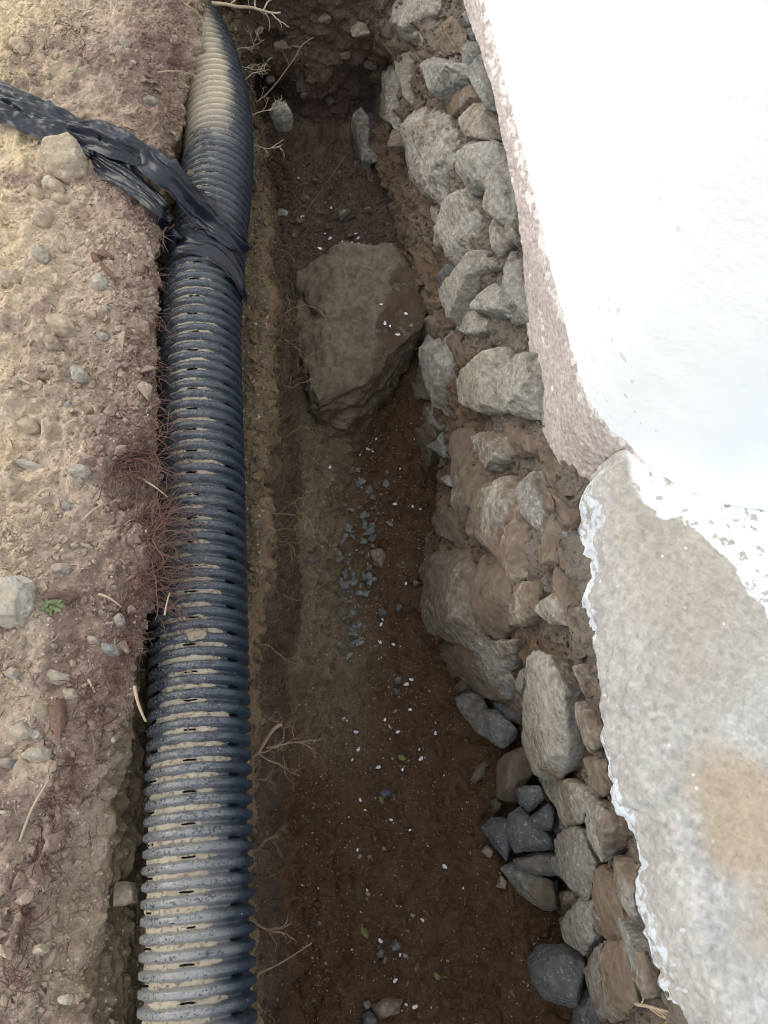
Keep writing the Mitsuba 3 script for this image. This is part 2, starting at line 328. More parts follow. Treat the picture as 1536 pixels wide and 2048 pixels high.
# ---------------------------------------------------------------- the house: painted wall, bare strip of render, stone foundation
note('house', 'white painted house wall above a rubble stone foundation', 'house')
def wall_sheet(name, plan_pts, zs, bsdf, relief, seed, label):
    A = np.zeros((len(plan_pts), len(zs), 3)); A[..., :2] = plan_pts[:, None]; A[..., 2] = zs[None]
    v = A.reshape(-1, 3); f = grid_faces(len(plan_pts), len(zs)); n = vnormals(v, f)
    v = v + n * (relief * (nF(v * 5, 3, seed) - 0.5) + relief * 0.35 * (nF(v * 28, 3, seed + 1) - 0.5))[:, None]
    return v, f
wzs = np.concatenate([np.arange(0, 0.9, 0.010), np.linspace(0.9, 2.9, 20)])
v, f = wall_sheet('wall', WALL, wzs, 'mat_white', 0.006, 21, None)
w0 = np.clip(1 - v[:, 2] / 0.012, 0, 1)
v[:, 2] += w0 * 0.016 * (nF(v * 60, 4, 5) - 0.5)
uvw = np.stack(np.meshgrid(np.arange(len(WALL)) * 0.008, wzs, indexing='ij'), -1).reshape(-1, 2)
add('wall', (v, f), 'mat_white', 'house', uv=uvw, label='white painted render with a rough trowelled surface')
# roof slab closing the volume
rp = Polygon([(0.46, 9), (0.46, 0.9), (0.75, 0.5), (4.5, 0.4), (4.5, 9)])
rm = trimesh.creation.extrude_polygon(rp, 0.15, engine='earcut'); rm.apply_translation([0, 0, 2.88])
add('roof', rm, 'mat_white', 'house', smooth=False)
# bare strip
SB = np.array([(938, 0), (993, 163), (1030, 325), (1058, 488), (1064, 640), (1080, 741), (1085, 816), (1118, 882), (1165, 945), (1204, 958), (1260, 940)], float)
zsb = []
for a, b in SB[:7]:
    zsb.append(at_x(a, b, 0.440)[[1, 2]])
ys_ = np.array([q[0] for q in zsb]); zs_ = np.array([q[1] for q in zsb])
ST = WALL[(WALL[:, 1] > 0.52) & (WALL[:, 1] < 6) & (WALL[:, 0] < 0.64)]
bot = np.interp(ST[:, 1], ys_[::-1], zs_[::-1])
bot = np.clip(bot, -0.25, -0.022)
NZ = 40
tt = np.linspace(0, 1, NZ)
A = np.zeros((len(ST), NZ + 8, 3))
tn = np.gradient(ST, axis=0); tn /= np.linalg.norm(tn, axis=1, keepdims=True)
nn = np.stack([tn[:, 1], -tn[:, 0]], 1)      # outwards
nn *= np.sign(-(nn[:, :1])) if nn[0, 0] > 0 else 1
rag = 0.03 * (nF(np.column_stack([ST * 14, ST[:, 0] * 0]), 4, 31) - 0.5)
for j in range(NZ + 8):
    t = min(j / (NZ - 1), 1); back = max(0, j - NZ + 1) / 8
    off = -0.006 + 0.012 * min(t * 12, 1) + 0.018 * t - 0.07 * back
    A[:, j, :2] = ST + nn * off
    A[:, j, 2] = 0.018 * (1 - min(t * 12, 1)) + (bot + rag) * t + 0.02 * back
v = A.reshape(-1, 3); f = grid_faces(len(ST), NZ + 8, flip=True)
n = vnormals(v, f)
v = v + n * (0.010 * (nF(v * 24, 3, 41) - 0.5) + 0.006 * (nN(v * 120, 42) - 0.5))[:, None]
add('render_strip', (v, f), 'mat_strip', 'house', uv=np.stack(np.meshgrid(np.linspace(0, 4, len(ST)), np.linspace(0, 0.3, NZ + 8), indexing='ij'), -1).reshape(-1, 2), label='unpainted pinkish render below the white paint')
# earth matrix between the stones
a = PG[:, START[10]:]
add('foundation', (a.reshape(-1, 3), grid_faces(NR, a.shape[1], flip=True)), 'mat_matrix', 'house', smooth=False, uv=UVg[:, START[10]:].reshape(-1, 2), label='rubble stone foundation packed with earth')

def z4(p): return [(700 + x / 3.072, y / 3.072) for x, y in p]
def z5(p): return [(700 + x / 2.56, 640 + y / 2.56) for x, y in p]
def z6(p): return [(700 + x / 2.363, 1280 + y / 2.363) for x, y in p]
# outline, how far it stands out, tone (0 blue-grey .. .45 grey .. 1 tan), earth clinging to it
WALLSTONES = [
 (z4([(240,0),(235,130),(270,210),(385,265),(430,215),(470,130),(530,60),(540,-40),(300,-60)]), .09, .55, .35),
 (z4([(470,130),(550,170),(520,270),(500,290),(400,275),(400,230)]), .06, .5, .3),
 (z4([(480,390),(520,360),(720,400),(745,470),(700,530),(600,620),(570,560),(490,510)]), .085, .35, .3),
 (z4([(600,570),(740,520),(830,590),(760,650),(640,725),(600,690)]), .05, .5, .75),
 (z4([(725,260),(800,250),(820,300),(770,470),(740,400)]), .05, .3, .2),
 (z4([(790,350),(830,300),(870,400),(905,470),(905,590),(850,585),(780,530),(780,440)]), .06, .3, .25),
 (z4([(725,70),(775,65),(800,150),(720,150)]), .04, .35, .2),
 (z4([(725,160),(800,150),(830,210),(740,230)]), .04, .1, .2),
 (z4([(550,170),(620,120),(700,200),(720,330),(560,340),(510,300)]), .05, .3, .9),
 (z4([(400,700),(520,690),(600,740),(640,900),(660,1000),(620,1150),(590,1260),(450,1160),(375,1050),(365,920),(385,780)]), .11, .45, .3),
 (z4([(740,660),(830,650),(860,740),(870,850),(780,860),(725,830),(725,740)]), .06, .8, .45),
 (z4([(720,910),(780,870),(890,880),(935,970),(890,1080),(860,1170),(770,1175),(740,1050)]), .075, .42, .15),
 (z4([(890,1060),(950,1010),(1010,1060),(1050,1180),(1060,1280),(970,1380),(890,1310),(875,1160)]), .065, .5, .3),
 (z4([(965,1260),(1060,1260),(1100,1420),(1010,1490),(980,1400)]), .045, .35, .4),
 (z4([(600,1290),(640,1190),(750,1180),(790,1350),(790,1500),(710,1640),(640,1600),(625,1470),(600,1400)]), .08, .42, .12),
 (z4([(885,1360),(960,1390),(985,1480),(930,1580),(880,1550),(870,1480)]), .05, .5, .35),
 (z4([(945,950),(1010,910),(1015,1035),(970,1000)]), .035, .25, .1),
 (z4([(565,1700),(640,1620),(690,1650),(600,1760),(575,1800)]), .05, .2, .1),
 (z4([(590,1780),(760,1590),(830,1560),(830,1660),(740,1890),(690,1990),(640,1930),(590,1840)]), .085, .52, .15),
 (z4([(740,1890),(800,1920),(900,1965),(870,2050),(760,2100),(680,2030)]), .06, .38, .2),
 (z4([(780,1860),(870,1760),(960,1790),(1000,1900),(990,1960),(900,1960),(800,1910)]), .07, .4, .25),
 (z4([(1000,1560),(1110,1580),(1130,1650),(1110,1960),(1000,1980),(990,1900),(1010,1740)]), .055, .3, .2),
 (z4([(840,1600),(900,1580),(930,1640),(880,1680),(835,1650)]), .05, .55, .5),
 (z4([(740,1720),(800,1700),(840,1740),(790,1830),(745,1850)]), .045, .5, .4),
 (z4([(305,360),(340,270),(385,300),(380,480),(380,640),(310,520)]), .05, .75, .3),
 (z4([(220,560),(240,440),(290,430),(330,640),(340,760),(280,780),(230,740)]), .06, .45, .45),
 (z4([(0,700),(60,690),(130,760),(130,980),(70,990),(60,860),(10,780)]), .06, .6, .45),
 (z4([(270,800),(390,740),(370,900),(340,1000),(280,900)]), .05, .75, .7),
 (z4([(120,1040),(200,1010),(240,1080),(230,1140),(130,1120)]), .05, .5, .7),
 (z4([(360,1180),(440,1140),(440,1290),(370,1260)]), .05, .5, .6),
 (z4([(440,1280),(470,1220),(540,1250),(550,1380),(440,1370)]), .05, .5, .5),
 (z4([(530,1390),(590,1370),(610,1520),(540,1530)]), .05, .65, .3),
 (z4([(345,1550),(380,1540),(430,1640),(440,1740),(380,1660)]), .05, .6, .45),
 (z4([(300,1330),(420,1300),(440,1490),(330,1450)]), .05, .8, .8),
 (z4([(660,740),(700,720),(720,860),(690,1000),(650,900)]), .03, .3, .8),
 (z4([(790,1190),(870,1180),(870,1340),(800,1400)]), .03, .5, .95),
 (z4([(350,1770),(470,1740),(560,1850),(520,1950),(400,1930)]), .06, .85, .8),
 (z4([(410,1950),(540,1930),(620,2010),(560,2100),(430,2080)]), .06, .8, .75),
 (z5([(395,120),(430,20),(520,80),(500,300),(510,480),(440,400),(370,310)]), .06, .5, .3),
 (z5([(430,140),(500,95),(530,230),(500,470),(440,330)]), .085, .5, .3),
 (z5([(500,100),(560,60),(700,150),(680,190),(620,260),(560,240)]), .05, .7, .85),
 (z5([(600,310),(690,190),(790,150),(800,250),(770,320),(790,460),(740,480),(640,440),(610,380)]), .10, .65, .12),
 (z5([(780,280),(860,180),(960,130),(975,300),(980,450),(880,490),(800,400)]), .08, .42, .15),
 (z5([(380,450),(400,410),(520,420),(510,560),(440,560),(390,510)]), .05, .6, .5),
 (z5([(325,330),(370,310),(410,350),(400,400),(340,400)]), .07, .5, .4),
 (z5([(440,640),(500,570),(520,710),(450,680)]), .06, .55, .35),
 (z5([(230,640),(250,460),(400,540),(430,600),(390,760),(290,790)]), .09, .75, .8),
 (z5([(660,580),(760,570),(830,620),(840,690),(760,780),(720,760),(660,680)]), .07, .5, .5),
 (z5([(550,560),(640,590),(700,760),(700,870),(680,980),(590,1090),(570,1050),(560,850)]), .08, .75, .7),
 (z5([(675,930),(700,850),(820,810),(890,880),(890,980),(800,1130),(790,1230),(700,1130),(660,1080)]), .09, .75, .6),
 (z5([(890,880),(930,790),(975,790),(985,1080),(930,1080),(900,960)]), .06, .4, .3),
 (z5([(800,1240),(870,1000),(900,980),(910,1100),(890,1300),(830,1340)]), .07, .85, .5),
 (z5([(500,810),(545,780),(550,860),(510,850)]), .06, .65, .2),
 (z5([(440,1020),(490,940),(570,1000),(580,1180),(480,1110)]), .07, .6, .8),
 (z5([(405,1320),(450,1210),(600,1200),(640,1300),(660,1560),(690,1690),(490,1600),(440,1450)]), .10, .6, .65),
 (z5([(660,1340),(700,1200),(800,1260),(820,1400),(820,1560),(760,1640),(670,1560)]), .09, .7, .7),
 (z5([(820,1400),(860,1340),(960,1360),(970,1480),(900,1560),(830,1580)]), .07, .9, .7),
 (z5([(980,1440),(1060,1390),(1120,1450),(1130,1540),(1040,1540),(985,1500)]), .07, .6, .35),
 (z5([(1000,1030),(1060,1000),(1110,1100),(1080,1200),(1000,1300),(985,1200)]), .05, .25, .75),
 (z5([(1130,1440),(1200,1430),(1250,1640),(1160,1690)]), .05, .35, .5),
 (z5([(800,500),(990,560),(980,680),(880,690),(830,600)]), .05, .4, .7),
 (z5([(990,640),(1070,640),(1150,770),(1110,860),(1000,800)]), .05, .2, .7),
 (z5([(1010,860),(1110,880),(1170,980),(1090,1010),(1020,960)]), .05, .25, .8),
 (z5([(1120,1030),(1200,1050),(1210,1180),(1130,1170)]), .05, .2, .7),
 (z5([(590,1100),(650,1110),(670,1260),(620,1290),(590,1200)]), .05, .3, .6),
 (z5([(1060,1240),(1190,1230),(1190,1380),(1130,1420),(1060,1370)]), .06, .5, .7),
 (z6([(420,40),(480,0),(640,0),(760,190),(750,270),(680,280),(640,210),(490,130)]), .09, .5, .6),
 (z6([(640,0),(790,0),(780,100),(740,170),(650,130)]), .08, .6, .5),
 (z6([(795,170),(850,110),(890,120),(850,260),(800,240)]), .07, .6, .3),
 (z6([(880,80),(950,100),(1010,240),(1020,430),(1030,540),(1000,640),(940,660),(880,620),(830,500),(835,350)]), .11, .5, .38),
 (z6([(890,640),(1060,660),(1130,740),(1100,840),(1040,880),(990,780)]), .07, .5, .5),
 (z6([(1060,120),(1150,70),(1190,230),(1120,210)]), .05, .4, .45),
 (z6([(1070,280),(1200,260),(1230,450),(1150,540),(1100,420)]), .06, .3, .4),
 (z6([(1100,560),(1210,560),(1270,700),(1150,720)]), .05, .35, .6),
 (z6([(1140,740),(1270,800),(1300,870),(1240,980),(1200,1040),(1140,930)]), .07, .35, .35),
 (z6([(970,1060),(1040,890),(1090,900),(1150,1060),(1130,1230),(1050,1170)]), .09, .4, .4),
 (z6([(1000,1330),(1090,1230),(1140,1250),(1150,1420),(1110,1480),(1040,1410)]), .09, .45, .3),
 (z6([(990,1180),(1080,1210),(1020,1310),(990,1290)]), .06, .4, .55),
 (z6([(1130,1560),(1180,1440),(1280,1440),(1340,1700),(1260,1815),(1170,1790)]), .08, .42, .6),
 (z6([(1240,1250),(1300,1300),(1420,1480),(1400,1680),(1330,1580)]), .05, .35, .35),
 (z6([(1160,1050),(1240,1130),(1290,1330),(1240,1430),(1150,1330)]), .06, .45, .7),
 (z6([(1250,1020),(1340,1050),(1390,1250),(1350,1340),(1270,1200)]), .05, .35, .4),
 (z6([(1390,1480),(1470,1520),(1500,1700),(1400,1700)]), .05, .4, .7),
 (z6([(750,130),(800,250),(830,330),(800,370),(755,300)]), .05, .8, .6),
]
for i, (poly, out, tone, dirt) in enumerate(WALLSTONES):
    rg = np.random.default_rng(1000 + i)
    q = np.array(poly)
    c2 = q.mean(0)
    ring = on_wall(q[:, 0], q[:, 1], out * 0.45)
    c = ring.mean(0)
    u_, s_, vt = np.linalg.svd(ring - c)
    nrm = vt[2] * (-1 if vt[2][0] > 0 else 1)
    nrm = 0.6 * nrm + 0.4 * np.array([-0.98, 0, 0.2]); nrm /= np.linalg.norm(nrm)
    nr = float(np.clip((0.62 - c[1]) / 0.2, 0, 1))       # the stones under the path are set back and lie flat in the face
    ring = c + (ring - c) * (1.13 - 0.04 * nr)
    out = out * (0.95 - 0.5 * nr) * (1 - 0.35 * max(0, dirt - 0.4))
    nrm = nrm * (1 - 0.7 * nr) + np.array([-1, 0, -0.1]) * 0.7 * nr
    front = c + (ring - c) * rg.uniform(0.40, 0.93, (len(ring), 1)) + nrm * out * rg.uniform(0.25, 0.66, (len(ring), 1))
    back = c + (ring - c) * 0.8 - nrm * (0.04 + out * (1 - 0.6 * nr))
    pts = np.vstack([ring + rg.normal(0, 0.003, ring.shape), front, back])
    lim = np.interp(pts[:, 1], [0.55, 0.6, 0.8, 1.0, 1.5, 2.0], [-0.125, -0.20, -0.20, -0.14, -0.06, -0.05]) - rg.uniform(0, 0.02, len(pts))
    pts[:, 2] = np.where((pts[:, 0] > 0.405) | (pts[:, 1] < 0.56), np.minimum(pts[:, 2], lim), pts[:, 2])
    lay = np.array([0.15, 0.2, 0.97]) if tone < 0.48 else None
    m = rough_hull(pts, 0.0065, 0.004 + 0.018 * out + 0.004 * dirt, i, 1, 15.0, lay)
    add('stone', m, 'mat_stone', 'house__foundation', uv=const_uv(m, np.clip(tone + rg.normal(0, .05), 0, 1), dirt))

# ---------------------------------------------------------------- the old concrete path slab, broken off along the trench
OB = np.array([(1196, 955), (1172, 985), (1178, 1060), (1165, 1200), (1210, 1330), (1225, 1440), (1245, 1620), (1290, 1760), (1310, 1870), (1345, 1960), (1370, 2048)], float)
TE = np.array([(1215, 960), (1235, 1000), (1255, 1100), (1265, 1200), (1290, 1400), (1330, 1600), (1375, 1800), (1450, 2048)], float)
ob, te_ = at_z(OB[:, 0], OB[:, 1], -0.085), at_z(TE[:, 0] + 22, TE[:, 1], 0.0)
ys = np.concatenate([np.linspace(-1.6, -0.3, 30)[:-1], np.linspace(-0.3, 0.64, 240)])
xo, xt = np.interp(ys, ob[::-1, 1], ob[::-1, 0]), np.interp(ys, te_[::-1, 1], te_[::-1, 0])
xo = xo + 0.040 * (nF(np.column_stack([ys * 16, ys * 0, ys * 0]), 4, 51) - 0.5)
yend = lambda x: np.interp(x, [0.36, 0.42, 0.515, 0.60, 0.72, 1.2, 1.9], [0.560, 0.600, 0.672, 0.63, 0.56, 0.51, 0.48])
rows = []
for y, a, b in zip(ys, xo, xt):
    b = max(b, a + 0.035)
    xs = np.concatenate([np.linspace(0.60, a + 0.012, 14), np.full(5, a), np.linspace(a, b, 20)[1:], b + (1.9 - b) * np.linspace(0, 1, 90)[1:] ** 1.5])
    zz = np.concatenate([np.full(14, -0.12), np.linspace(-0.116, -0.075, 5), -0.075 * (1 - np.linspace(0, 1, 20)[1:]) ** 1.7 - 0.004, np.full(89, -0.004)])
    rows.append(np.column_stack([xs, np.full(len(xs), y), zz]))
A = np.array(rows)
A[..., 1] = np.minimum(A[..., 1], yend(A[..., 0]) - (0.64 - A[..., 1]) * 0.02)
last = A[-1:].copy(); last[..., 2] = -0.12; last[..., 1] += 0.003
A = np.concatenate([A, last])
v = A.reshape(-1, 3); f = grid_faces(A.shape[0], A.shape[1], flip=True); n = vnormals(v, f)
edge = np.clip((0.52 - v[:, 0]) / 0.10, 0.12, 1)
v = v + n * (edge * (0.030 * (nF(v * 13, 3, 61) - 0.5) + 0.020 * (nF(v * 45, 4, 62) - 0.5) + 0.010 * (nF(v * 120, 3, 64) - 0.5)) + 0.006 * (nF(v * 8, 3, 63) - 0.5))[:, None]
BP = np.array([(1190, 962), (1240, 985), (1290, 1012), (1350, 1045), (1400, 1062), (1425, 1105), (1470, 1130), (1505, 1185), (1536, 1235)], float)
bp = at_z(BP[:, 0], BP[:, 1], 0.0); pc = np.polyfit(bp[:, 0], bp[:, 1], 3).tolist()
STAIN, STAIN2 = at_z(1500, 1660, 0.0).tolist(), at_z(1360, 1120, 0.0).tolist()
def slab_color(p, n, uv):
    m = fbm(p.x * 14, p.y * 14, p.z * 14, 3); f = fbm(p.x * 120, p.y * 120, p.z * 120, 2)
    big = fbm(p.x * 5 + 2, p.y * 5, p.z * 5, 3)
    c = mix((0.315, 0.30, 0.283), (0.41, 0.395, 0.372), m) * (0.64 + 0.72 * f)
    d1 = dr.sqrt(dr.square(p.x - STAIN2[0]) + dr.square((p.y - STAIN2[1]) * 0.7))
    c = mix(c, mi.Color3f(0.31, 0.255, 0.185) * (0.8 + 0.4 * f), smoothstep(0.26, 0.02, d1 + 0.12 * (m - 0.5)) * 0.5)
    d2 = dr.sqrt(dr.square(p.x - STAIN[0]) + dr.square((p.y - STAIN[1]) * 0.55))
    c = mix(c, mi.Color3f(0.33, 0.255, 0.17) * (0.8 + 0.4 * f), smoothstep(0.10, 0.03, d2 + 0.07 * (m - 0.5)) * 0.75)
    side = smoothstep(-0.006, -0.03, p.z)
    c = mix(c, mix((0.30, 0.285, 0.268), (0.41, 0.392, 0.375), m) * (0.7 + 0.6 * f), side * 0.8)
    drip = smoothstep(0.61, 0.70, 0.62 * fbm(p.x * 20, p.y * 13, p.z * 20, 3) + 0.38 * fbm(p.x * 110, p.y * 90, p.z * 110, 3) + 0.15 * smoothstep(-0.035, -0.085, p.z) - 0.40 * smoothstep(-0.034, -0.007, p.z) - 0.12 * smoothstep(-0.115, -0.12, p.z))
    spill = smoothstep(-0.006, 0.006, p.y - (pc[0] * p.x ** 3 + pc[1] * p.x ** 2 + pc[2] * p.x + pc[3]) + 0.09 * (fbm(p.x * 34, p.y * 34, 0, 5) - 0.5))
    flake = smoothstep(0.66, 0.69, fbm(p.x * 75, p.y * 75, 3, 4))
    vd, _, vr = voronoi(p.x * 55, p.y * 55)
    spot = smoothstep(0.17, 0.07, vd + 0.16 * (f - 0.5)) * smoothstep(0.94, 0.96, vr) * smoothstep(0.45, 0.6, big)
    c = c * (0.85 + 0.30 * fbm(p.x * 260, p.y * 260, p.z * 260, 2))
    return mix(c, mix((0.60, 0.64, 0.69), (0.84, 0.86, 0.88), smoothstep(-0.02, -0.004, p.z)), dr.clip(drip * 0.8 * smoothstep(0.50, 0.42, p.x) + spill * (1 - flake * 0.9) * smoothstep(0.485, 0.51, p.x + 0.05 * (m - 0.5)) + spot * 0.6, 0, 1))
def slab_bump(p, n, uv):
    return 0.0035 * fbm(p.x * 120, p.y * 120, p.z * 120, 3) + 0.004 * fbm(p.x * 25, p.y * 25, p.z * 25, 2)
rough_mat('mat_slab', slab_color, 0.95, slab_bump)
add('concrete_path', (v, f), 'mat_slab', uv=A.reshape(-1, 3)[:, :2] + A.reshape(-1, 3)[:, 2:] * 0.7, label='broken concrete path slab with white paint splashes at the foot of the wall', kind='structure')

# ---------------------------------------------------------------- corrugated drain pipe
R, PITCHR, DEP = 0.0865, 0.0234, 0.0080
pp = [(-0.292, -1.6, -0.145), (-0.292, -1.0, -0.145)]
for px, py, z in ((395, 2040, -.145), (399, 1500, -.145), (401, 1000, -.145), (401, 620, -.15), (423, 450, -.16), (437, 350, -.172), (441, 250, -.185), (429, 165, -.195), (405, 90, -.20), (370, 25, -.205), (325, -25, -.21), (270, -60, -.21)):
    pp.append(at_z(px, py, z))
path = resample(np.array(pp, float), 0.004, 0)
path = gaussian_filter1d(path, 22, axis=0, mode='nearest')
path = resample(path, PITCHR / 10)
sl = np.arange(len(path)) * PITCHR / 10
tg = np.gradient(path, axis=0); tg /= np.linalg.norm(tg, axis=1, keepdims=True)
sd = np.cross(tg, [0, 0, 1.0]); sd /= np.linalg.norm(sd, axis=1, keepdims=True)
up = np.cross(sd, tg)
NA = 80
th = np.arange(NA) * 2 * np.pi / NA           # 0 = top, positive towards the trench
def pipe_r(sv, th):
    ph = (sv / PITCHR) % 1.0
    ridge = np.clip(np.abs(ph - 0.5) * 2, 0, 1)          # 0 in the middle of a ridge, 1 in the middle of a valley
    val = np.clip((ridge - 0.40) / 0.34, 0, 1); val = val * val * (3 - 2 * val)
    fin = np.maximum(np.exp(-((th - 1.12) / 0.045) ** 2), np.exp(-((th + 2.0) / 0.045) ** 2))
    return R - 0.0018 * ridge ** 2 - DEP * val * (1 - 0.42 * fin)
def pipe_pt(i, th, r):
    return path[i] + (np.cos(th)[..., None] * up[i] + np.sin(th)[..., None] * sd[i]) * np.asarray(r)[..., None]
I, TH = np.meshgrid(np.arange(len(path)), np.where(th > np.pi, th - 2 * np.pi, th), indexing='ij')
v = pipe_pt(I, TH, pipe_r(sl[I], TH)).reshape(-1, 3)
i0 = np.arange(len(path) * NA).reshape(len(path), NA); i1 = np.roll(i0, -1, axis=1)
f = np.vstack([np.stack([i0[:-1].ravel(), i1[:-1].ravel(), i1[1:].ravel()], 1), np.stack([i0[:-1].ravel(), i1[1:].ravel(), i0[1:].ravel()], 1)])
if np.einsum('ij,ij->i', vnormals(v, f)[:200], v[:200] - path[0]).mean() < 0: f = f[:, ::-1]
uvp = np.stack([np.where(TH > np.pi, TH - 2 * np.pi, TH), sl[I]], -1).reshape(-1, 2)
def pipe_color(p, n, uv):
    """uv: angle from the top (rad), metres along the pipe."""
    a, s = uv.x, uv.y
    m = fbm(p.x * 35, p.y * 35, p.z * 35, 3); f = fbm(p.x * 330, p.y * 330, p.z * 330, 2)
    ph = s / PITCHR - dr.floor(s / PITCHR)
    ridge = dr.abs(ph - 0.5) * 2
    up_ = smoothstep(1.05, 0.25, dr.abs(a + 0.10)) 
    far = smoothstep(1.55, 1.80, p.y) * smoothstep(0.80, 0.25, a + 0.5 * (m - 0.5))
    nearb = smoothstep(0.35, -0.1, p.y)
    wedge = smoothstep(1.15, 0.05, a + 1.3 * (fbm(p.x * 18, p.y * 25, p.z * 18, 4) - 0.5)) * smoothstep(-1.7, -1.0, a)
    st_ = fbm(a * 9, s * 420, 0, 3) * 0.5 + fbm(a * 40, s * 500, 3, 2) * 0.5
    film = smoothstep(0.42, 0.62, st_ * 0.30 + f * 0.50 + m * 0.2 + 0.12 * nearb + 0.10 * smoothstep(0.25, 0.6, ridge)) * wedge * (0.28 + 0.42 * nearb)
    thick = smoothstep(0.36, 0.52, m * 0.5 + f * 0.5 + 0.40 * far - 0.12) * far
    base = mix((0.011, 0.017, 0.027), (0.024, 0.035, 0.050), m)
    c = mix(base, mi.Color3f(0.27, 0.26, 0.25), dr.minimum(film * 0.8 + 0.10 * smoothstep(0.40, 0.65, st_) * smoothstep(1.2, 0.3, dr.abs(a + 0.2)), 1))
    return mix(c, mix((0.33, 0.27, 0.19), (0.45, 0.38, 0.28), f), dr.maximum(thick, 0))
def pipe_rough(p, n, uv):
    return 0.24 + 0.26 * fbm(p.x * 60, p.y * 60, p.z * 60, 2)
scene['mat_pipe'] = {'type': 'twosided', 'bsdf': {'type': 'principled', 'base_color': proc(pipe_color), 'roughness': proc(pipe_rough), 'specular': 0.55}}
add('drain_pipe', (v, f), 'mat_pipe', uv=uvp, label='long black corrugated drain pipe lying on the ledge beside the trench', cat='pipe')
# sand lodged in the valleys along the top
rgp = np.random.default_rng(5)
nv = int(sl[-1] / PITCHR)
ms, slots = [], []
for q in range(nv + 1):
    ic = int(round(q * 10))
    if ic < 6 or ic > len(path) - 7: continue
    y = path[ic][1]
    if y < -0.6 or y > 2.4: continue
    rich = np.interp(y, [-0.6, 0.0, 0.5, 1.0, 1.5], [1.0, 1.0, 0.75, 0.62, 0.5])
    a0, a1 = -1.25 * rich + rgp.normal(0, 0.12), 0.70 * rich + rgp.normal(0, 0.2)
    if y > 0.2: a0 = -0.85 + rgp.normal(0, .15)
    dusty = float(np.clip((y - 1.60) / 0.12, 0, 1))          # the far end lies deeper in dust
    if dusty > 0: a0, a1 = -1.5, 0.28 + rgp.normal(0, .1)
    aa = np.linspace(a0, a1, 34); ww = np.linspace(-1, 1, 9)
    AA, W = np.meshgrid(aa, ww, indexing='ij')
    base = path[ic] + 0 * W[..., None]
    un = np.clip(np.minimum(AA - a0, a1 - AA) / 0.25, 0, 1) ** 0.6
    un = un * np.clip(1.5 * nF(np.stack([AA * 3.5 + q * 1.7, W * 0.3, AA * 0 + q * .37], -1), 3, 8) + 0.15, 0.25, 1) * (0.55 + 0.9 * nF(np.stack([AA * 7 + q * 3.3, W * 1.2, AA * 0 + q], -1), 3, 3))
    un = np.maximum(un, dusty * np.clip(np.minimum(AA - a0, a1 - AA) / 0.25, 0, 1) ** 0.6 * 1.25)
    half = 0.0078 * np.minimum(un, 1.3) * (0.72 + 0.62 * nN(np.stack([AA * 55, np.sign(W) * 3, AA * 0 + q * 5.1], -1), 6))
    fill = -0.0012 + 0.0054 * un * (1 - W ** 2 * 0.62) + 0.0012 * (nN(np.stack([AA * 60, W * 4, AA * 0 + q], -1), 4) - 0.5)
    r = R - DEP - 0.0018 + fill
    v = base + (np.cos(AA)[..., None] * up[ic] + np.sin(AA)[..., None] * sd[ic]) * r[..., None] + tg[ic] * (W * half)[..., None]
    ms.append(trimesh.Trimesh(v.reshape(-1, 3), grid_faces(34, 9), process=False))
    for j, a in enumerate((-0.92, 0.02, 0.98)):
        if (q + j) % 2 == 0 and -0.45 < y < 1.5:
            slots.append((ic, a + rgp.normal(0, .02)))
def sand_color(p, n, uv):
    f = fbm(p.x * 200, p.y * 200, p.z * 200, 2); m = fbm(p.x * 30, p.y * 30, p.z * 30, 2)
    return mix(mix((0.25, 0.212, 0.16), (0.38, 0.335, 0.265), m), mi.Color3f(0.10, 0.08, 0.065), smoothstep(0.52, 0.78, f) * 0.8)
rough_mat('mat_sand', sand_color, 1.0, lambda p, n, uv: 0.0025 * fbm(p.x * 300, p.y * 300, p.z * 300, 2))
add('sand', cat_m(ms), 'mat_sand', 'drain_pipe', kind='stuff', label='pale sand lying in the grooves along the top of the pipe')
def slot_color(p, n, uv): return mi.Color3f(0.004, 0.004, 0.005) + 0 * p.x
scene['mat_slot'] = {'type': 'twosided', 'bsdf': {'type': 'principled', 'base_color': proc(slot_color), 'roughness': 0.9, 'specular': 0.1}}
for ic, a in slots:
    aa = np.linspace(a - 0.135, a + 0.135, 9)
    prof_ = [(-0.0013, 0.0), (-0.0013, 0.0055), (0.0013, 0.0055), (0.0013, 0.0)]
    vv = []
    for t_ in aa:
        e = 1 if abs(t_ - a) < 0.12 else 0.35
        jig = 0.0003 * math.sin(t_ * 25 + ic)
        for w_, hgt in prof_:
            rr = R - DEP - 0.0018 + hgt * 0.85
            vv.append(path[ic] + (math.cos(t_) * up[ic] + math.sin(t_) * sd[ic]) * rr + tg[ic] * (w_ * e + jig))
    add('drain_slot', (np.array(vv), grid_faces(9, 4)), 'mat_slot', 'drain_pipe', smooth=False)

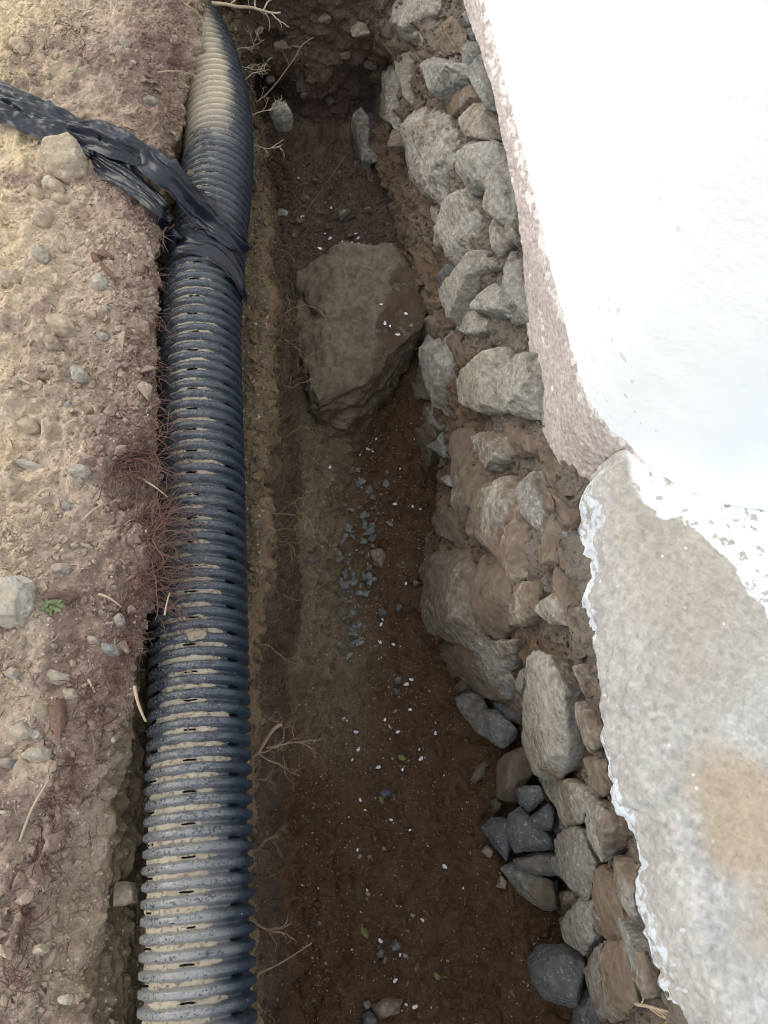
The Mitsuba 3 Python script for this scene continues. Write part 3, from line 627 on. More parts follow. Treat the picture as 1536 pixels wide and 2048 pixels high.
# ---------------------------------------------------------------- torn strip of black plastic, lying on the bank and wound round the pipe
def ribbon(ctr, width, nrm, folds=4, amp=0.012, seed=0, nseg=40, sub=0.004):
    """A crumpled strip along the points; nrm: which way its face looks at each point."""
    ctr = np.asarray(ctr, float)
    d = np.column_stack([ctr, width, np.asarray(nrm, float)])
    L = np.linalg.norm(np.diff(ctr, axis=0), axis=1).sum()
    s0 = np.r_[0, np.cumsum(np.linalg.norm(np.diff(ctr, axis=0), axis=1))]
    q = np.arange(0, L, sub)
    from scipy.interpolate import PchipInterpolator
    d = PchipInterpolator(s0, d)(q)
    c, w, n = d[:, :3], d[:, 3], d[:, 4:7]
    t = np.gradient(c, axis=0); t /= np.linalg.norm(t, axis=1, keepdims=True)
    n = n - (n * t).sum(1, keepdims=True) * t; n /= np.linalg.norm(n, axis=1, keepdims=True)
    b = np.cross(t, n)
    u = np.linspace(-1, 1, nseg)
    S, U = np.meshgrid(q, u, indexing='ij')
    hgt = 0 * S
    for q_ in range(folds + 3):
        uc = -1.0 + 2.0 * nF(np.stack([S * 3.0, S * 0 + q_ * 7.3, S * 0], -1), 2, seed + q_)
        stg = (nF(np.stack([S * 4.0, S * 0 + q_ * 3.1 + 40, S * 0], -1), 2, seed + q_) - 0.36) * 2.2
        hgt = hgt + amp * stg * np.exp(-np.abs(U - uc) / 0.13)
    hgt = hgt + 0.45 * amp * (1 - np.abs(2 * nF(np.stack([S * 13 + 2 * U, U * 1.8, S * 0], -1), 2, seed + 2) - 1)) + 0.25 * amp * (1 - np.abs(2 * nF(np.stack([S * 34, U * 4, S * 0], -1), 2, seed + 5) - 1))
    ww = w[:, None] * (0.72 + 0.56 * nF(np.stack([S * 18, np.sign(U) * 5, S * 0], -1), 3, seed + 3))
    off = 0.5 * U * ww
    V_ = c[:, None] + b[:, None] * off[..., None] + n[:, None] * hgt[..., None]
    return trimesh.Trimesh(V_.reshape(-1, 3), grid_faces(len(q), nseg), process=False)
def bank_pt(px, py, lift=0.0):
    p = drop(px, py, bank_h, 0.0)[0]; p[2] += lift; return p
def pipe_surf(px, py, lift=0.004):
    """The point of the pipe's upper surface that is seen at the pixel."""
    d = ray(px, py); best = None
    for tq in np.arange(0.9, 2.6, 0.002):
        p = CAM + d * tq
        j = np.argmin(((path - p) ** 2).sum(1))
        if np.linalg.norm(path[j] - p) < R + lift: return p, (p - path[j]) / np.linalg.norm(p - path[j])
    return p, np.array([0, 0, 1.0])
bag = []
Z1 = [0, 0, 1.0]
bag.append(ribbon([bank_pt(-160, 170, .008), bank_pt(-60, 195, .01), bank_pt(20, 222, .012), bank_pt(90, 255, .012), bank_pt(160, 285, .015), bank_pt(215, 320, .02)], [.10, .105, .10, .095, .085, .075], [Z1, [0, -.1, 1], Z1, [.1, -.15, 1], Z1, [0, -.2, 1]], 3, .022, 3))
A1, nA1 = pipe_surf(400, 430); A2, nA2 = pipe_surf(450, 480); A3, nA3 = pipe_surf(478, 512)
bag.append(ribbon([bank_pt(150, 278, .02), bank_pt(205, 300, .03), bank_pt(250, 325, .035), bank_pt(300, 352, .035), bank_pt(335, 380, .05), A1 + nA1 * .006, A2 + nA2 * .004, A3 + nA3 * .003],
                  [.06, .085, .085, .08, .075, .07, .05, .015], [Z1, [.2, -.2, 1], Z1, [.2, 0, 1], [.3, -.1, 1], nA1, nA2, nA3], 3, .018, 13))
B1, nB1 = pipe_surf(345, 470); B2, nB2 = pipe_surf(360, 500)
bag.append(ribbon([bank_pt(175, 300, .012), bank_pt(215, 335, .015), bank_pt(262, 372, .014), bank_pt(300, 405, .016), bank_pt(325, 435, .02), B1 + nB1 * .008, B2 + nB2 * .004],
                  [.05, .06, .055, .045, .04, .045, .05], [[0, -.3, 1], [-.2, -.3, 1], Z1, [.2, -.2, 1], [.4, -.2, 1], nB1, nB2], 2, .014, 23))
wr = [pipe_surf(a, b) for a, b in ((338, 485), (362, 488), (395, 494), (425, 503), (450, 525), (468, 552), (478, 578))]
hang = at_z(487, 604, -0.20)
bag.append(ribbon([p + n_ * .004 for p, n_ in wr] + [hang], [.05, .075, .062, .065, .06, .055, .045, .02], [n_ for _, n_ in wr] + [[1, -.2, .4]], 2, .007, 33))
if 0: bag.append(ribbon([bank_pt(120, 268, .02), bank_pt(170, 272, .04), bank_pt(205, 268, .05), bank_pt(235, 290, .045), bank_pt(225, 325, .03)], [.03, .06, .06, .05, .03], [Z1, [0, -.5, 1], [.3, -.4, 1], [.5, 0, 1], Z1], 2, .014, 43))
def bag_color(p, n, uv):
    m = fbm(p.x * 30, p.y * 30, p.z * 30, 3)
    return mix(mix((0.005, 0.007, 0.012), (0.010, 0.014, 0.024), m), mi.Color3f(0.22, 0.19, 0.16), smoothstep(0.60, 0.85, fbm(p.x * 120, p.y * 120, p.z * 120, 3)) * 0.06)
scene['mat_bag'] = {'type': 'twosided', 'bsdf': {'type': 'principled', 'base_color': proc(bag_color), 'roughness': proc(lambda p, n, uv: 0.26 + 0.16 * fbm(p.x * 60, p.y * 60, p.z * 60, 2)), 'specular': 0.42}}
add('plastic_strip', cat_m(bag), 'mat_bag', label='crumpled black plastic strip crossing the bank and wound round the pipe', cat='plastic sheet')

# ---------------------------------------------------------------- the big boulder and the fallen stones in the trench
def px3(rows): return np.array([at_z(a, b, c) for a, b, c in rows])
bm_pts = px3([(552, 585, -.68), (592, 560, -.64), (690, 492, -.56), (800, 490, -.55), (850, 560, -.58), (860, 650, -.60), (775, 722, -.60), (750, 770, -.62), (650, 815, -.64), (600, 690, -.66),
              (575, 700, -.78), (585, 770, -.82), (600, 850, -.86), (630, 885, -.85), (700, 905, -.90), (755, 860, -.90), (790, 795, -.86), (650, 850, -.76), (640, 900, -.95), (720, 915, -1.0), (800, 780, -1.0), (850, 660, -1.0), (580, 600, -1.0), (800, 500, -1.0)])
m = rough_hull(bm_pts, 0.0075, 0.022, 77, 2, 8.0)
m.vertices = np.array(m.vertices) * 1.0 + [-0.018, 0, 0.01]
v_ = np.array(m.vertices); m.vertices = v_ + vnormals(v_, np.array(m.faces)) * (0.014 * (nF(v_ * 26, 5, 78) - 0.5) - 0.006 * np.clip(1 - np.abs(nF(v_ * 7, 3, 79) - 0.5) * 22, 0, 1))[:, None]
rough_c = lambda t, d: (t, d)
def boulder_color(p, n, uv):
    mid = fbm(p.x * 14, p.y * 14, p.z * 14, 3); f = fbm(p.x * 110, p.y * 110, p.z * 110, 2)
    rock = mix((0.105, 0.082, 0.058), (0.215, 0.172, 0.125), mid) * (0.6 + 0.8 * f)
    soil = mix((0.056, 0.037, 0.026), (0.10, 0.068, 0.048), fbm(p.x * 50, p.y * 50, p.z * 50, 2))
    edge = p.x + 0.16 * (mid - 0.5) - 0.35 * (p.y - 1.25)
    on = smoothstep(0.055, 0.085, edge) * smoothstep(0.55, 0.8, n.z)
    low = smoothstep(0.5, 0.2, n.z) * 0.7  # shade of the steep faces put into the colour, borrowing the soil tone
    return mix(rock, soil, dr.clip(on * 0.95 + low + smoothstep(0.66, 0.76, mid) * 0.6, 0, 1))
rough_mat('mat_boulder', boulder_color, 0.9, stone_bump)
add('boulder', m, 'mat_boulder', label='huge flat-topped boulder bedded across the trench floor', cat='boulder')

def fallen(name, poly, thick, tone, dirt, label, cat='stone', base=None, seed=0, res=0.0065, flat=0.7, layer=None, group=None, tilt=(0, 0), hf=None, rough=None, sharp=True, mat=None):
    """A loose stone: its outline on the ground under it, with a real thickness."""
    rg = np.random.default_rng(3000 + seed)
    q = np.array(poly, float)
    hf = hf or floor_h
    cz = drop(*q.mean(0), hf, -0.93 if hf is floor_h else 0.0)[0, 2] if base is None else base
    zt = cz + thick * (0.16 if hf is bank_h else 0.45)
    ring = np.array([at_z(a, b, zt + tilt[0] * (a - q[:, 0].mean()) + tilt[1] * (b - q[:, 1].mean())) for a, b in q])
    c = ring.mean(0)
    ring = c + (ring - c) * 1.05
    top = c + (ring - c) * rg.uniform(flat - 0.15, flat + 0.12, (len(ring), 1)) + np.array([0, 0, 1]) * thick * rg.uniform(0.40, 0.62, (len(ring), 1))
    bot = c + (ring - c) * 0.8 - np.array([0, 0, 1]) * thick * 0.75
    size = np.linalg.norm(np.ptp(ring, axis=0))
    m = rough_hull(np.vstack([ring, top, bot]), max(0.0035, min(res, size / 12)), rough or 0.02 * size + 0.001, seed, 1 if sharp else 3, 2.6 / size, layer)
    return add(name, m, mat or ('mat_bank_stone' if hf is bank_h else 'mat_stone'), uv=const_uv(m, tone, dirt), label=label, cat=cat, group=group)
LAY = np.array([0.3, 0.3, 0.9])
k_ = [0]
def fs(name, poly, thick, tone, dirt, label, **kw):
    k_[0] += 1
    fallen(name, poly, thick, tone, dirt, label, seed=k_[0], **kw)
fs('stone', z6([(500,270),(560,245),(620,250),(650,300),(690,380),(690,480),(610,440),(560,370),(505,310)]), .06, .38, .2, 'grey angular stone lying at the foot of the wall with a flat face upward', base=-.90)
fs('stone', z6([(630,330),(700,325),(800,430),(785,470),(730,515),(690,490),(640,440)]), .06, .33, .15, 'dark grey triangular stone leaning on the flat grey stone by the wall foot', base=-.86)
fs('stone', z6([(675,290),(750,300),(820,390),(750,380)]), .06, .2, .3, 'slim dark stone wedged between the wall foot and the triangular stone', base=-.84)
fs('stone', z6([(490,220),(530,175),(640,200),(655,245),(520,255)]), .05, .85, .6, 'rusty brown flat stone with a white petal on it under the wall', base=-.93)
fs('stone', z6([(700,580),(740,530),(830,500),(880,640),(790,770),(700,740)]), .12, .3, .7, 'dark earth covered block under the largest rounded wall stone', base=-.90)
fs('slate', z6([(570,660),(600,600),(640,570),(635,640),(590,685)]), .02, .4, .35, 'thin upright grey slate flake stuck in the trench floor', base=-.93)
fs('stone', z6([(790,700),(830,685),(890,690),(925,750),(850,812),(800,770)]), .07, .08, .1, 'blue-black angular stone at the top of the rubble heap', base=-.76)
fs('stone', z6([(840,850),(930,765),(980,790),(950,900),(860,890)]), .06, .05, .1, 'blue-black stone with a sharp ridge just below the topmost stone of the heap', base=-.77)
fs('stone', z6([(750,820),(810,780),(850,870),(970,930),(985,990),(780,1002),(742,900)]), .09, .13, .2, 'large gritty dark stone in the middle of the rubble heap', base=-.83)
fs('slate', z6([(618,890),(670,840),(742,845),(765,960),(740,1045),(690,980)]), .05, .1, .2, 'dark blue slate leaning on the left side of the rubble heap', base=-.89, layer=LAY, tilt=(0.0006, 0))
fs('stone', z6([(770,1040),(880,1000),(970,1000),(985,1110),(880,1112),(790,1082)]), .07, .2, .55, 'brown and black wedge stone under the gritty dark stone', base=-.84)
fs('stone', z6([(715,1080),(770,1050),(880,1100),(985,1130),(985,1280),(900,1270),(800,1190)]), .08, .35, .5, 'broad grey brown stone at the lower left of the rubble heap', base=-.92)
fs('stone', z6([(850,1530),(900,1450),(990,1440),(1070,1445),(1115,1500),(1070,1740),(920,1700),(870,1620)]), .14, .2, .25, 'big blue-grey angular block near the bottom right of the trench', base=-.90)
fs('slate', z6([(1065,1725),(1100,1640),(1145,1630),(1170,1790),(1210,1900),(1065,1900)]), .07, .02, .05, 'dark blue slate standing beside the big blue-grey block', base=-.86, layer=LAY)
fs('stone', z6([(665,762),(690,745),(718,770),(712,805),(680,820)]), .03, .2, .4, 'small dark stone alone beside the rubble heap', base=-.93)
fs('stone', z6([(620,1000),(650,965),(682,1000),(660,1035)]), .025, .95, .15, 'small sandy stone next to the leaning dark slate')
fs('stone', z6([(690,1170),(710,1105),(742,1140),(737,1180)]), .025, .95, .45, 'tan wedge of stone at the tip of the broad grey brown stone')
fs('stone', z6([(970,800),(1010,790),(1040,880),(1000,950),(965,900)]), .08, .04, .2, 'black stone half hidden between the rubble heap and the wall', base=-.80)
fs('stone', z6([(100,1730),(160,1690),(250,1700),(235,1765),(140,1795)]), .045, 1.0, .5, 'ochre rounded stone at the bottom of the picture in the trench')
fs('stone', z6([(60,1712),(90,1700),(102,1730),(72,1750)]), .025, .42, .05, 'small pale grey pebble on the left of the ochre stone')
fs('stone', z6([(55,1775),(90,1750),(135,1790),(110,1850),(60,1850)]), .035, .15, .05, 'blue grey pebble just below the ochre stone')
fs('stone', z6([(120,1485),(145,1450),(165,1470),(155,1500),(130,1503)]), .025, .25, .1, 'grey pebble left of its neighbour on the lower trench floor')
fs('stone', z6([(188,1445),(215,1420),(242,1435),(232,1465),(200,1470)]), .025, .22, .1, 'wider grey pebble right of its neighbour on the lower trench floor')
fs('stone', z6([(148,1520),(168,1485),(176,1515),(160,1532)]), .015, .3, .05, 'splinter of pale stone just below the two grey pebbles')
fs('stone', z6([(138,720),(165,703),(190,715),(185,740),(150,748)]), .025, .12, .05, 'blue-grey pebble beside the yellow leaf on the trench floor')
fs('stone', z6([(205,190),(225,165),(247,180),(238,208),(212,208)]), .02, .1, .05, 'blue-grey pebble in the middle of the brown trench floor')
fs('stone', z6([(203,240),(220,228),(235,245),(225,262),(207,258)]), .015, .1, .05, 'smaller blue-grey pebble just below the one in the middle of the floor')
fs('stone', z5([(100,1180),(160,1165),(185,1200),(165,1270),(120,1240)]), .03, 1.0, .25, 'rust coloured flat stone right of the gravel patch')
fs('stone', z5([(235,1465),(255,1448),(272,1470),(255,1495),(238,1490)]), .02, .12, .05, 'blue-grey pebble nearest the wall on the brown trench floor')
fs('stone', z5([(140,1490),(165,1478),(195,1495),(180,1520),(148,1518)]), .02, .15, .05, 'flat blue-grey chip below the gravel patch')
fs('stone', z5([(320,1345),(340,1332),(357,1350),(345,1366),(325,1364)]), .018, .12, .05, 'lone blue-grey pebble between the gravel and the wall')
fs('stone', [(538,228), (555, 212), (582, 220), (586, 236), (565, 245), (545, 240)], .06, .6, .35, 'pale stone sticking out of the far end of the trench', base=-.52)
fs('stone', [(700, 250), (722, 222), (742, 260), (742, 322), (722, 318)], .10, .62, .4, 'long pale stone beside the cave at the far end of the wall', base=-.72)
fs('stone', [(560, 600), (600, 560), (628, 640), (612, 690), (570, 680)], .09, .7, .75, 'earth covered stone on the left shoulder of the boulder', base=-.76)
fs('stone', [(545, 700), (580, 690), (598, 720), (585, 770), (550, 760)], .07, .7, .7, 'brown stone in the trench side left of the boulder', base=-.80)
fs('stone', [(555, 800), (585, 790), (600, 850), (580, 880), (556, 860)], .06, .75, .8, 'dusty brown stone below the one left of the boulder', base=-.86)

# ---------------------------------------------------------------- stones lying on the bank
def ell(cx, cy, w, h, ang, rg, n=7):
    a = np.sort(np.arange(n) * 2 * np.pi / n + rg.uniform(-.42, .42, n)); r = rg.uniform(0.75, 1.12, n)
    x, y = r * np.cos(a) * w / 2, r * np.sin(a) * h / 2
    t = math.radians(ang)
    return [(cx + u * math.cos(t) - q * math.sin(t), cy + u * math.sin(t) + q * math.cos(t)) for u, q in zip(x, y)]
def bs(name, cx, cy, w, h, ang, tone, dirt, label, thick=None, hf=None, base=None, group=None, flat=0.62, rough=None, cat=None):
    k_[0] += 1
    rg = np.random.default_rng(4000 + k_[0])
    th = thick or min(w, h) * 0.00075
    fallen(name, ell(cx, cy, w, h, ang, rg), th, tone, dirt, label, seed=k_[0], hf=hf or bank_h, base=base, group=group, flat=flat, rough=rough, cat=cat or ('clod' if name == 'clay_clod' else 'stone'))
fallen('stone', [(74, 330), (95, 297), (150, 280), (177, 310), (172, 345), (132, 362), (90, 345)], .07, .98, .12, 'big tan broken rock lying against the black plastic strip', seed=501, hf=bank_h, rough=.008)
bs('clay_clod', 107, 368, 52, 36, 20, 1, .2, 'tan clay clod tucked under the big tan broken rock', .03)
bs('stone', 120, 397, 46, 18, 8, .95, .05, 'flat pale stone below the big tan broken rock', .018)
bs('clay_clod', 85, 432, 44, 40, 0, 1, .2, 'rounded tan clay clod below the flat pale stone', .035)
bs('clay_clod', 72, 388, 42, 26, 30, 1, .25, 'crumbly clay clod left of the flat pale stone', .025)
bs('clay_clod', 170, 383, 34, 16, 5, 1, .15, 'small long clay clod right of the flat pale stone', .015)
bs('stone', 301, 202, 36, 13, 0, .1, .05, 'small dark grey stone near the edge of the bank above the plastic strip', .02)
bs('stone', 200, 206, 15, 14, 0, 1, .05, 'tiny round tan pebble on the upper bank', .012)
bs('stone', 268, 224, 14, 12, 0, .9, .1, 'tiny pale pebble beside the bank edge above the plastic strip', .01)
bs('stone', 265, 125, 16, 12, 0, 1, 0, 'tiny whitish pebble on the reddish upper bank', .01)
bs('stone', 252, 85, 24, 22, 0, .5, .7, 'purple brown lump of earthy stone on the upper bank', .02)
bs('stone', 78, 507, 40, 34, 15, .4, .2, 'grey stone with one flat side on the left of the bank', .03)
bs('stone', 195, 566, 42, 36, -5, .48, 0, 'pale grey angular stone beside the red brown splinters of wood', .03)
bs('clay_clod', 182, 628, 28, 16, 0, 1, .05, 'yellowish clay clod below the pale angular stone', .015)
bs('clay_clod', 122, 650, 66, 44, 20, 1, .3, 'broad tan clay clod in the middle of the upper left bank', .035)
bs('clay_clod', 20, 560, 66, 40, 0, 1, .25, 'broad flat clay clod at the left border above the middle', .03)
bs('stone', 203, 671, 36, 18, 15, .35, .2, 'slim grey stone right of the broad tan clay clod', .015)
bs('clay_clod', 106, 684, 44, 30, 10, 1, .25, 'half buried tan clod just below the broad tan clay clod', .02)
bs('stone', 156, 748, 46, 34, 35, .42, .25, 'oval grey stone half sunk in the bank beside a brown stick', .025)
bs('clay_clod', 55, 850, 52, 36, 0, 1, .15, 'pale round clay clod on the yellowish part of the bank', .02)
bs('stone', 55, 930, 74, 22, 8, .46, .02, 'long whitish stone lying flat at the left of the bank', .02)
bs('stone', 156, 941, 54, 30, 5, .3, .15, 'greenish grey flat stone next to the long whitish stone', .02)
bs('clay_clod', 22, 970, 50, 36, 0, 1, .2, 'tan clod with a dark shadow at the left border', .03)
bs('stone', 133, 1013, 26, 26, 40, .2, .15, 'blue grey chip of stone beside a straw on the bank', .015)
bs('stone', 176, 822, 26, 20, 20, .6, .5, 'pinkish grey pebble near the bank edge', .015)
bs('stone', 252, 843, 14, 16, 0, .9, .1, 'tiny pale pebble close to the pipe on the bank', .01)
bs('stone', 148, 1092, 18, 14, 0, 1, 0, 'small yellowish round pebble beside the pinkish one', .014)
bs('stone', 172, 1092, 30, 15, 10, .7, .3, 'small pinkish flat pebble beside the yellowish one', .012)
bs('stone', 188, 1124, 13, 12, 0, .9, 0, 'tiny white pebble left of the root tufts', .01)
bs('stone', 122, 1140, 46, 26, -12, .35, .2, 'grey angular stone above the big whitish rock', .025)
fallen('stone', [(-30, 1165), (30, 1152), (75, 1160), (72, 1185), (55, 1215), (45, 1250), (5, 1256), (-30, 1240)], .05, .52, -.6, 'big whitish rough rock at the left border of the bank', seed=502, hf=bank_h, rough=.008)
bs('stone', 203, 1226, 18, 14, 0, 1, 0, 'small yellow pebble right of the green sprig', .014)
bs('stone', 240, 1240, 24, 32, 20, .42, .1, 'upright pale grey stone at the torn edge of the bank', .025)
bs('stone', 187, 1281, 30, 20, 10, .25, .05, 'small blue grey stone touching a bigger one', .02)
bs('stone', 218, 1297, 42, 26, 22, .22, .05, 'bigger blue grey stone touching a small one', .025)
bs('stone', 112, 1353, 76, 30, 5, .42, .25, 'long grey stone half covered with earth in the lower bank', .025)
bs('stone', 30, 1345, 50, 26, -10, .6, .4, 'earthy grey stone at the left border beside the long grey stone', .025)
bs('clay_clod', 83, 1416, 42, 42, 0, 1, 0, 'ochre yellow round lump on the lower bank', .035)
bs('stone', 42, 1460, 64, 34, 5, .55, .15, 'flat pinkish grey stone left of the white angular one', .02)
bs('stone', 76, 1470, 24, 36, 20, .5, 0, 'white angular stone between two flat stones', .018)
bs('stone', 76, 1507, 66, 38, -8, .6, .12, 'broad tan grey stone below the white angular one', .03)
bs('stone', 14, 1525, 42, 28, -10, .2, .05, 'blue grey stone at the left border of the lower bank', .025)
bs('stone', 142, 1388, 46, 24, 25, .65, .25, 'flat tan stone near the drop of the lower bank', .015)
bs('stone', 8, 1625, 26, 16, 0, .95, 0, 'small pale stone at the left border low on the bank', .015)
bs('stone', 82, 1898, 32, 26, 0, .9, .2, 'small tan stone at the bottom of the bank', .02)
bs('stone', 130, 2000, 30, 26, 0, .5, .3, 'small grey stone in the lowest corner of the bank', .02)
bs('stone', 40, 90, 60, 34, 20, 1, .3, 'tan stone half sunk in the top left of the bank', .02)
bs('stone', 88, 82, 40, 30, 0, 1, .35, 'tan lump right of the half sunk stone at the top left', .02)
k_[0] += 1
fallen('brick', [(232, 1762), (272, 1765), (280, 1805), (236, 1812)], .05, 1.0, .35, 'brown brick-like block wedged beside the pipe below the bank', cat='brick', seed=503, base=-.17, flat=.85)
p_, n_ = pipe_surf(393, 1270)
m = rough_hull(p_ + blob_pts(np.random.default_rng(3), (.019, .012, .009), 18), .003, .003, 4, 2, 60); add('clay_clod', m, 'mat_stone', uv=const_uv(m, 1, 0), label='flat yellow clay clod lying on top of the pipe', cat='clod')
p_, n_ = pipe_surf(410, 1045)
m = rough_hull(p_ + blob_pts(np.random.default_rng(4), (.007, .005, .005), 14), .002, .001, 4, 2, 60); add('clay_clod', m, 'mat_stone', uv=const_uv(m, 1, .2), label='tiny ochre clod on the pipe above the yellow one', cat='clod')
p_, n_ = pipe_surf(383, 346)
m = rough_hull(p_ + blob_pts(np.random.default_rng(5), (.014, .012, .008), 14), .003, .003, 4, 2, 60); add('clay_clod', m, 'mat_stone', uv=const_uv(m, 1, .75), label='brown earth clod on the far part of the pipe above the plastic strip', cat='clod')
rgb_ = np.random.default_rng(77)
for q in range(75):          # small stones and clods in the loose earth
    cx, cy = rgb_.uniform(5, 300), rgb_.uniform(10, 1500)
    if 150 + 0.9 * cx < cy < 290 + 0.9 * cx and cy < 560: continue
    w = rgb_.uniform(8, 19) * (0.8 if cy < 500 else 1.1)
    clod = rgb_.random() < .75
    bw = 'on the bank above the black plastic strip' if cy < 290 + .6 * cx and cy < 480 else 'on the bank between the plastic strip and the root clumps' if cy < 880 else 'on the bank level with the root clumps' if cy < 1180 else 'on the lowest part of the bank'
    bs('clay_clod' if clod else 'stone', cx, cy, w, w * rgb_.uniform(.55, .95), rgb_.uniform(0, 180), 1 if clod else rgb_.uniform(.2, .9), rgb_.uniform(.1, .4),
       ('small tan clod ' if clod else 'small stone ') + bw, w * .0007, group=('small clods ' if clod else 'small stones ') + bw)

# ---------------------------------------------------------------- gravel, petals, leaves on the trench floor
rgg = np.random.default_rng(21)
def chip(p, size, tone, dirt, name, label, cat, group, flat=.5):
    pts = blob_pts(rgg, (size, size * rgg.uniform(.55, .95), size * flat * rgg.uniform(.6, 1.0)), 9, .6) @ rotm(rgg, .5).T + p + [0, 0, size * .45]
    m = to_tm(m3.Manifold.hull_points(pts))
    return add(name, m, 'mat_gravel' if name == 'gravel_chip' else 'mat_stone', smooth=False, uv=const_uv(m, tone, dirt), label=label, cat=cat, group=group)
rough_mat('mat_gravel', lambda p, n, uv: mix((0.115, 0.12, 0.118), (0.27, 0.275, 0.265), uv.x * 3 + 0.6 * (fbm(p.x * 120, p.y * 120, p.z * 120, 3) - 0.5)), 0.8)
cl_ = [(735, 1060, 34, 16, 22), (715, 1025, 26, 10, 8), (700, 940, 22, 8, 8), (735, 975, 24, 30, 10), (690, 1160, 30, 34, 26), (725, 1170, 26, 26, 18), (705, 1280, 14, 18, 10), (720, 1240, 20, 22, 8), (690, 1090, 30, 30, 8), (665, 975, 5, 14, 3), (730, 1100, 20, 20, 8)]
for cx, cy, sx, sy, n in cl_:
    where = 'upper end of the gravel patch, close to the boulder' if cy < 1000 else 'upper half of the gravel patch' if cy < 1110 else 'densest lower part of the gravel patch' if cy < 1200 else 'loose lower tail of the gravel patch'
    for _ in range(n):
        p = drop(cx + rgg.normal(0, sx * .75), cy + rgg.normal(0, sy * .75), floor_h, -.93)[0]
        chip(p, rgg.uniform(.007, .019), rgg.uniform(.0, .22), .02, 'gravel_chip', 'blue-grey crushed stone chip in the ' + where, 'gravel chip', 'chips in the ' + where)
for _ in range(60):
    py = rgg.uniform(920, 1980); cx = 740 + rgg.normal(0, 60) + (py - 1000) * .05
    p = drop(cx, py, floor_h, -.93)[0]
    chip(p, rgg.uniform(.004, .010), rgg.uniform(.1, 1), .3, 'pebble', 'small pebble scattered over the brown trench floor', 'pebble', 'pebbles on the trench floor', .8)
def petal_color(p, n, uv): return mix((0.55, 0.54, 0.59), (0.72, 0.71, 0.75), noise(p.x * 90, p.y * 90, p.z * 90))
rough_mat('mat_petal', petal_color, 0.7)
def leafy(size, curl, rg, asp=.55, nu=7, nv=5):
    u, w = np.meshgrid(np.linspace(-1, 1, nu), np.linspace(-1, 1, nv), indexing='ij')
    wid = asp * np.sqrt(np.clip(1 - np.abs(u) ** 2.2, 0, 1)) * (1 - .25 * u)
    v = np.stack([u * size, w * wid * size, curl * size * (u ** 2 * .6 + (w * wid) ** 2 * 1.4 - .2) + size * .05], -1).reshape(-1, 3)
    return trimesh.Trimesh(v @ rotm(rg, .3).T, grid_faces(nu, nv), process=False)
PET = [(812, 1170), (798, 1215), (763, 1250), (822, 1360), (786, 1290), (812, 1370), (830, 1165), (782, 1640), (760, 1285), (705, 1520), (735, 1780), (820, 1660), (927, 1775), (715, 1700), (888, 1733), (842, 1518), (820, 1420), (756, 1535), (930, 1370), (870, 1467), (838, 1500), (717, 1499), (712, 1465), (795, 1465), (780, 655), (770, 650), (795, 672), (822, 655), (812, 630), (762, 612), (830, 700), (790, 590), (800, 570), (718, 492), (712, 470), (716, 480), (705, 490), (640, 500), (660, 480), (668, 410), (597, 360), (662, 420), (605, 437), (650, 470), (685, 490), (750, 505), (770, 540), (740, 885), (745, 905), (735, 900), (752, 880), (720, 910), (660, 938), (790, 1010), (840, 1020), (800, 940), (765, 1240), (850, 1230), (825, 1015), (805, 1540), (770, 1590), (730, 1620), (800, 1910), (790, 1960), (812, 2008), (830, 2012), (735, 2010), (760, 1880), (845, 1840), (720, 1600), (690, 1440), (770, 1440)]
for a, b in PET:
    hf_ = floor_h
    if 470 < b < 700 and a > 600 and not (b < 500):
        p = at_z(a, b, -.575)
    else:
        p = drop(a, b, floor_h, -.93)[0]
    m = leafy(rgg.uniform(.004, .0085), rgg.uniform(.2, 1.3), rgg); m.apply_translation(p + [0, 0, .006])
    pw = 'dark earth at the far end of the trench' if b < 512 else 'top of the boulder' if b < 705 else 'earth just in front of the boulder' if b < 960 else 'middle of the trench floor' if b < 1400 else 'near part of the trench floor'
    add('petal', m, 'mat_petal', smooth=True, label='small white petal fallen on the ' + pw, cat='petal', group='white petals on the ' + pw)
def leaf_color(p, n, uv): return mix((0.12, 0.14, 0.05), (0.25, 0.24, 0.09), fbm(p.x * 70, p.y * 70, p.z * 70, 2))
rough_mat('mat_leaf', leaf_color, 0.6)
for (a, b, sz, lab) in ((803, 1517, .016, 'yellow green leaf lying in the middle of the trench floor'), (763, 1602, .015, 'yellowish curled leaf just below a blue-grey pebble'), (873, 1952, .013, 'small yellow leaf near the bottom of the trench floor'), (822, 655, .010, 'small green leaf on top of the boulder'), (732, 1865, .018, 'dark green leaf left of the two grey pebbles')):
    m = leafy(sz * .75, 1.0, rgg, .6, 11, 7); p = at_z(a, b, -.57) if b < 700 else drop(a, b, floor_h, -.93)[0]
    m.apply_translation(p + [0, 0, .008]); add('leaf', m, 'mat_leaf', label=lab, cat='leaf')
def paper_color(p, n, uv): return mix((0.66, 0.68, 0.70), (0.16, 0.14, 0.12), smoothstep(.55, .62, fbm(p.x * 90, p.y * 90, p.z * 90, 3)))
rough_mat('mat_paper', paper_color, 0.6)
m = leafy(.030, .5, np.random.default_rng(8), .28, 15, 5); m.apply_translation(drop(545, 502, floor_h, -.7)[0] + [0, 0, .02]); add('paper_scrap', m, 'mat_paper', label='crumpled white scrap on the dark earth beside the pipe', cat='scrap')

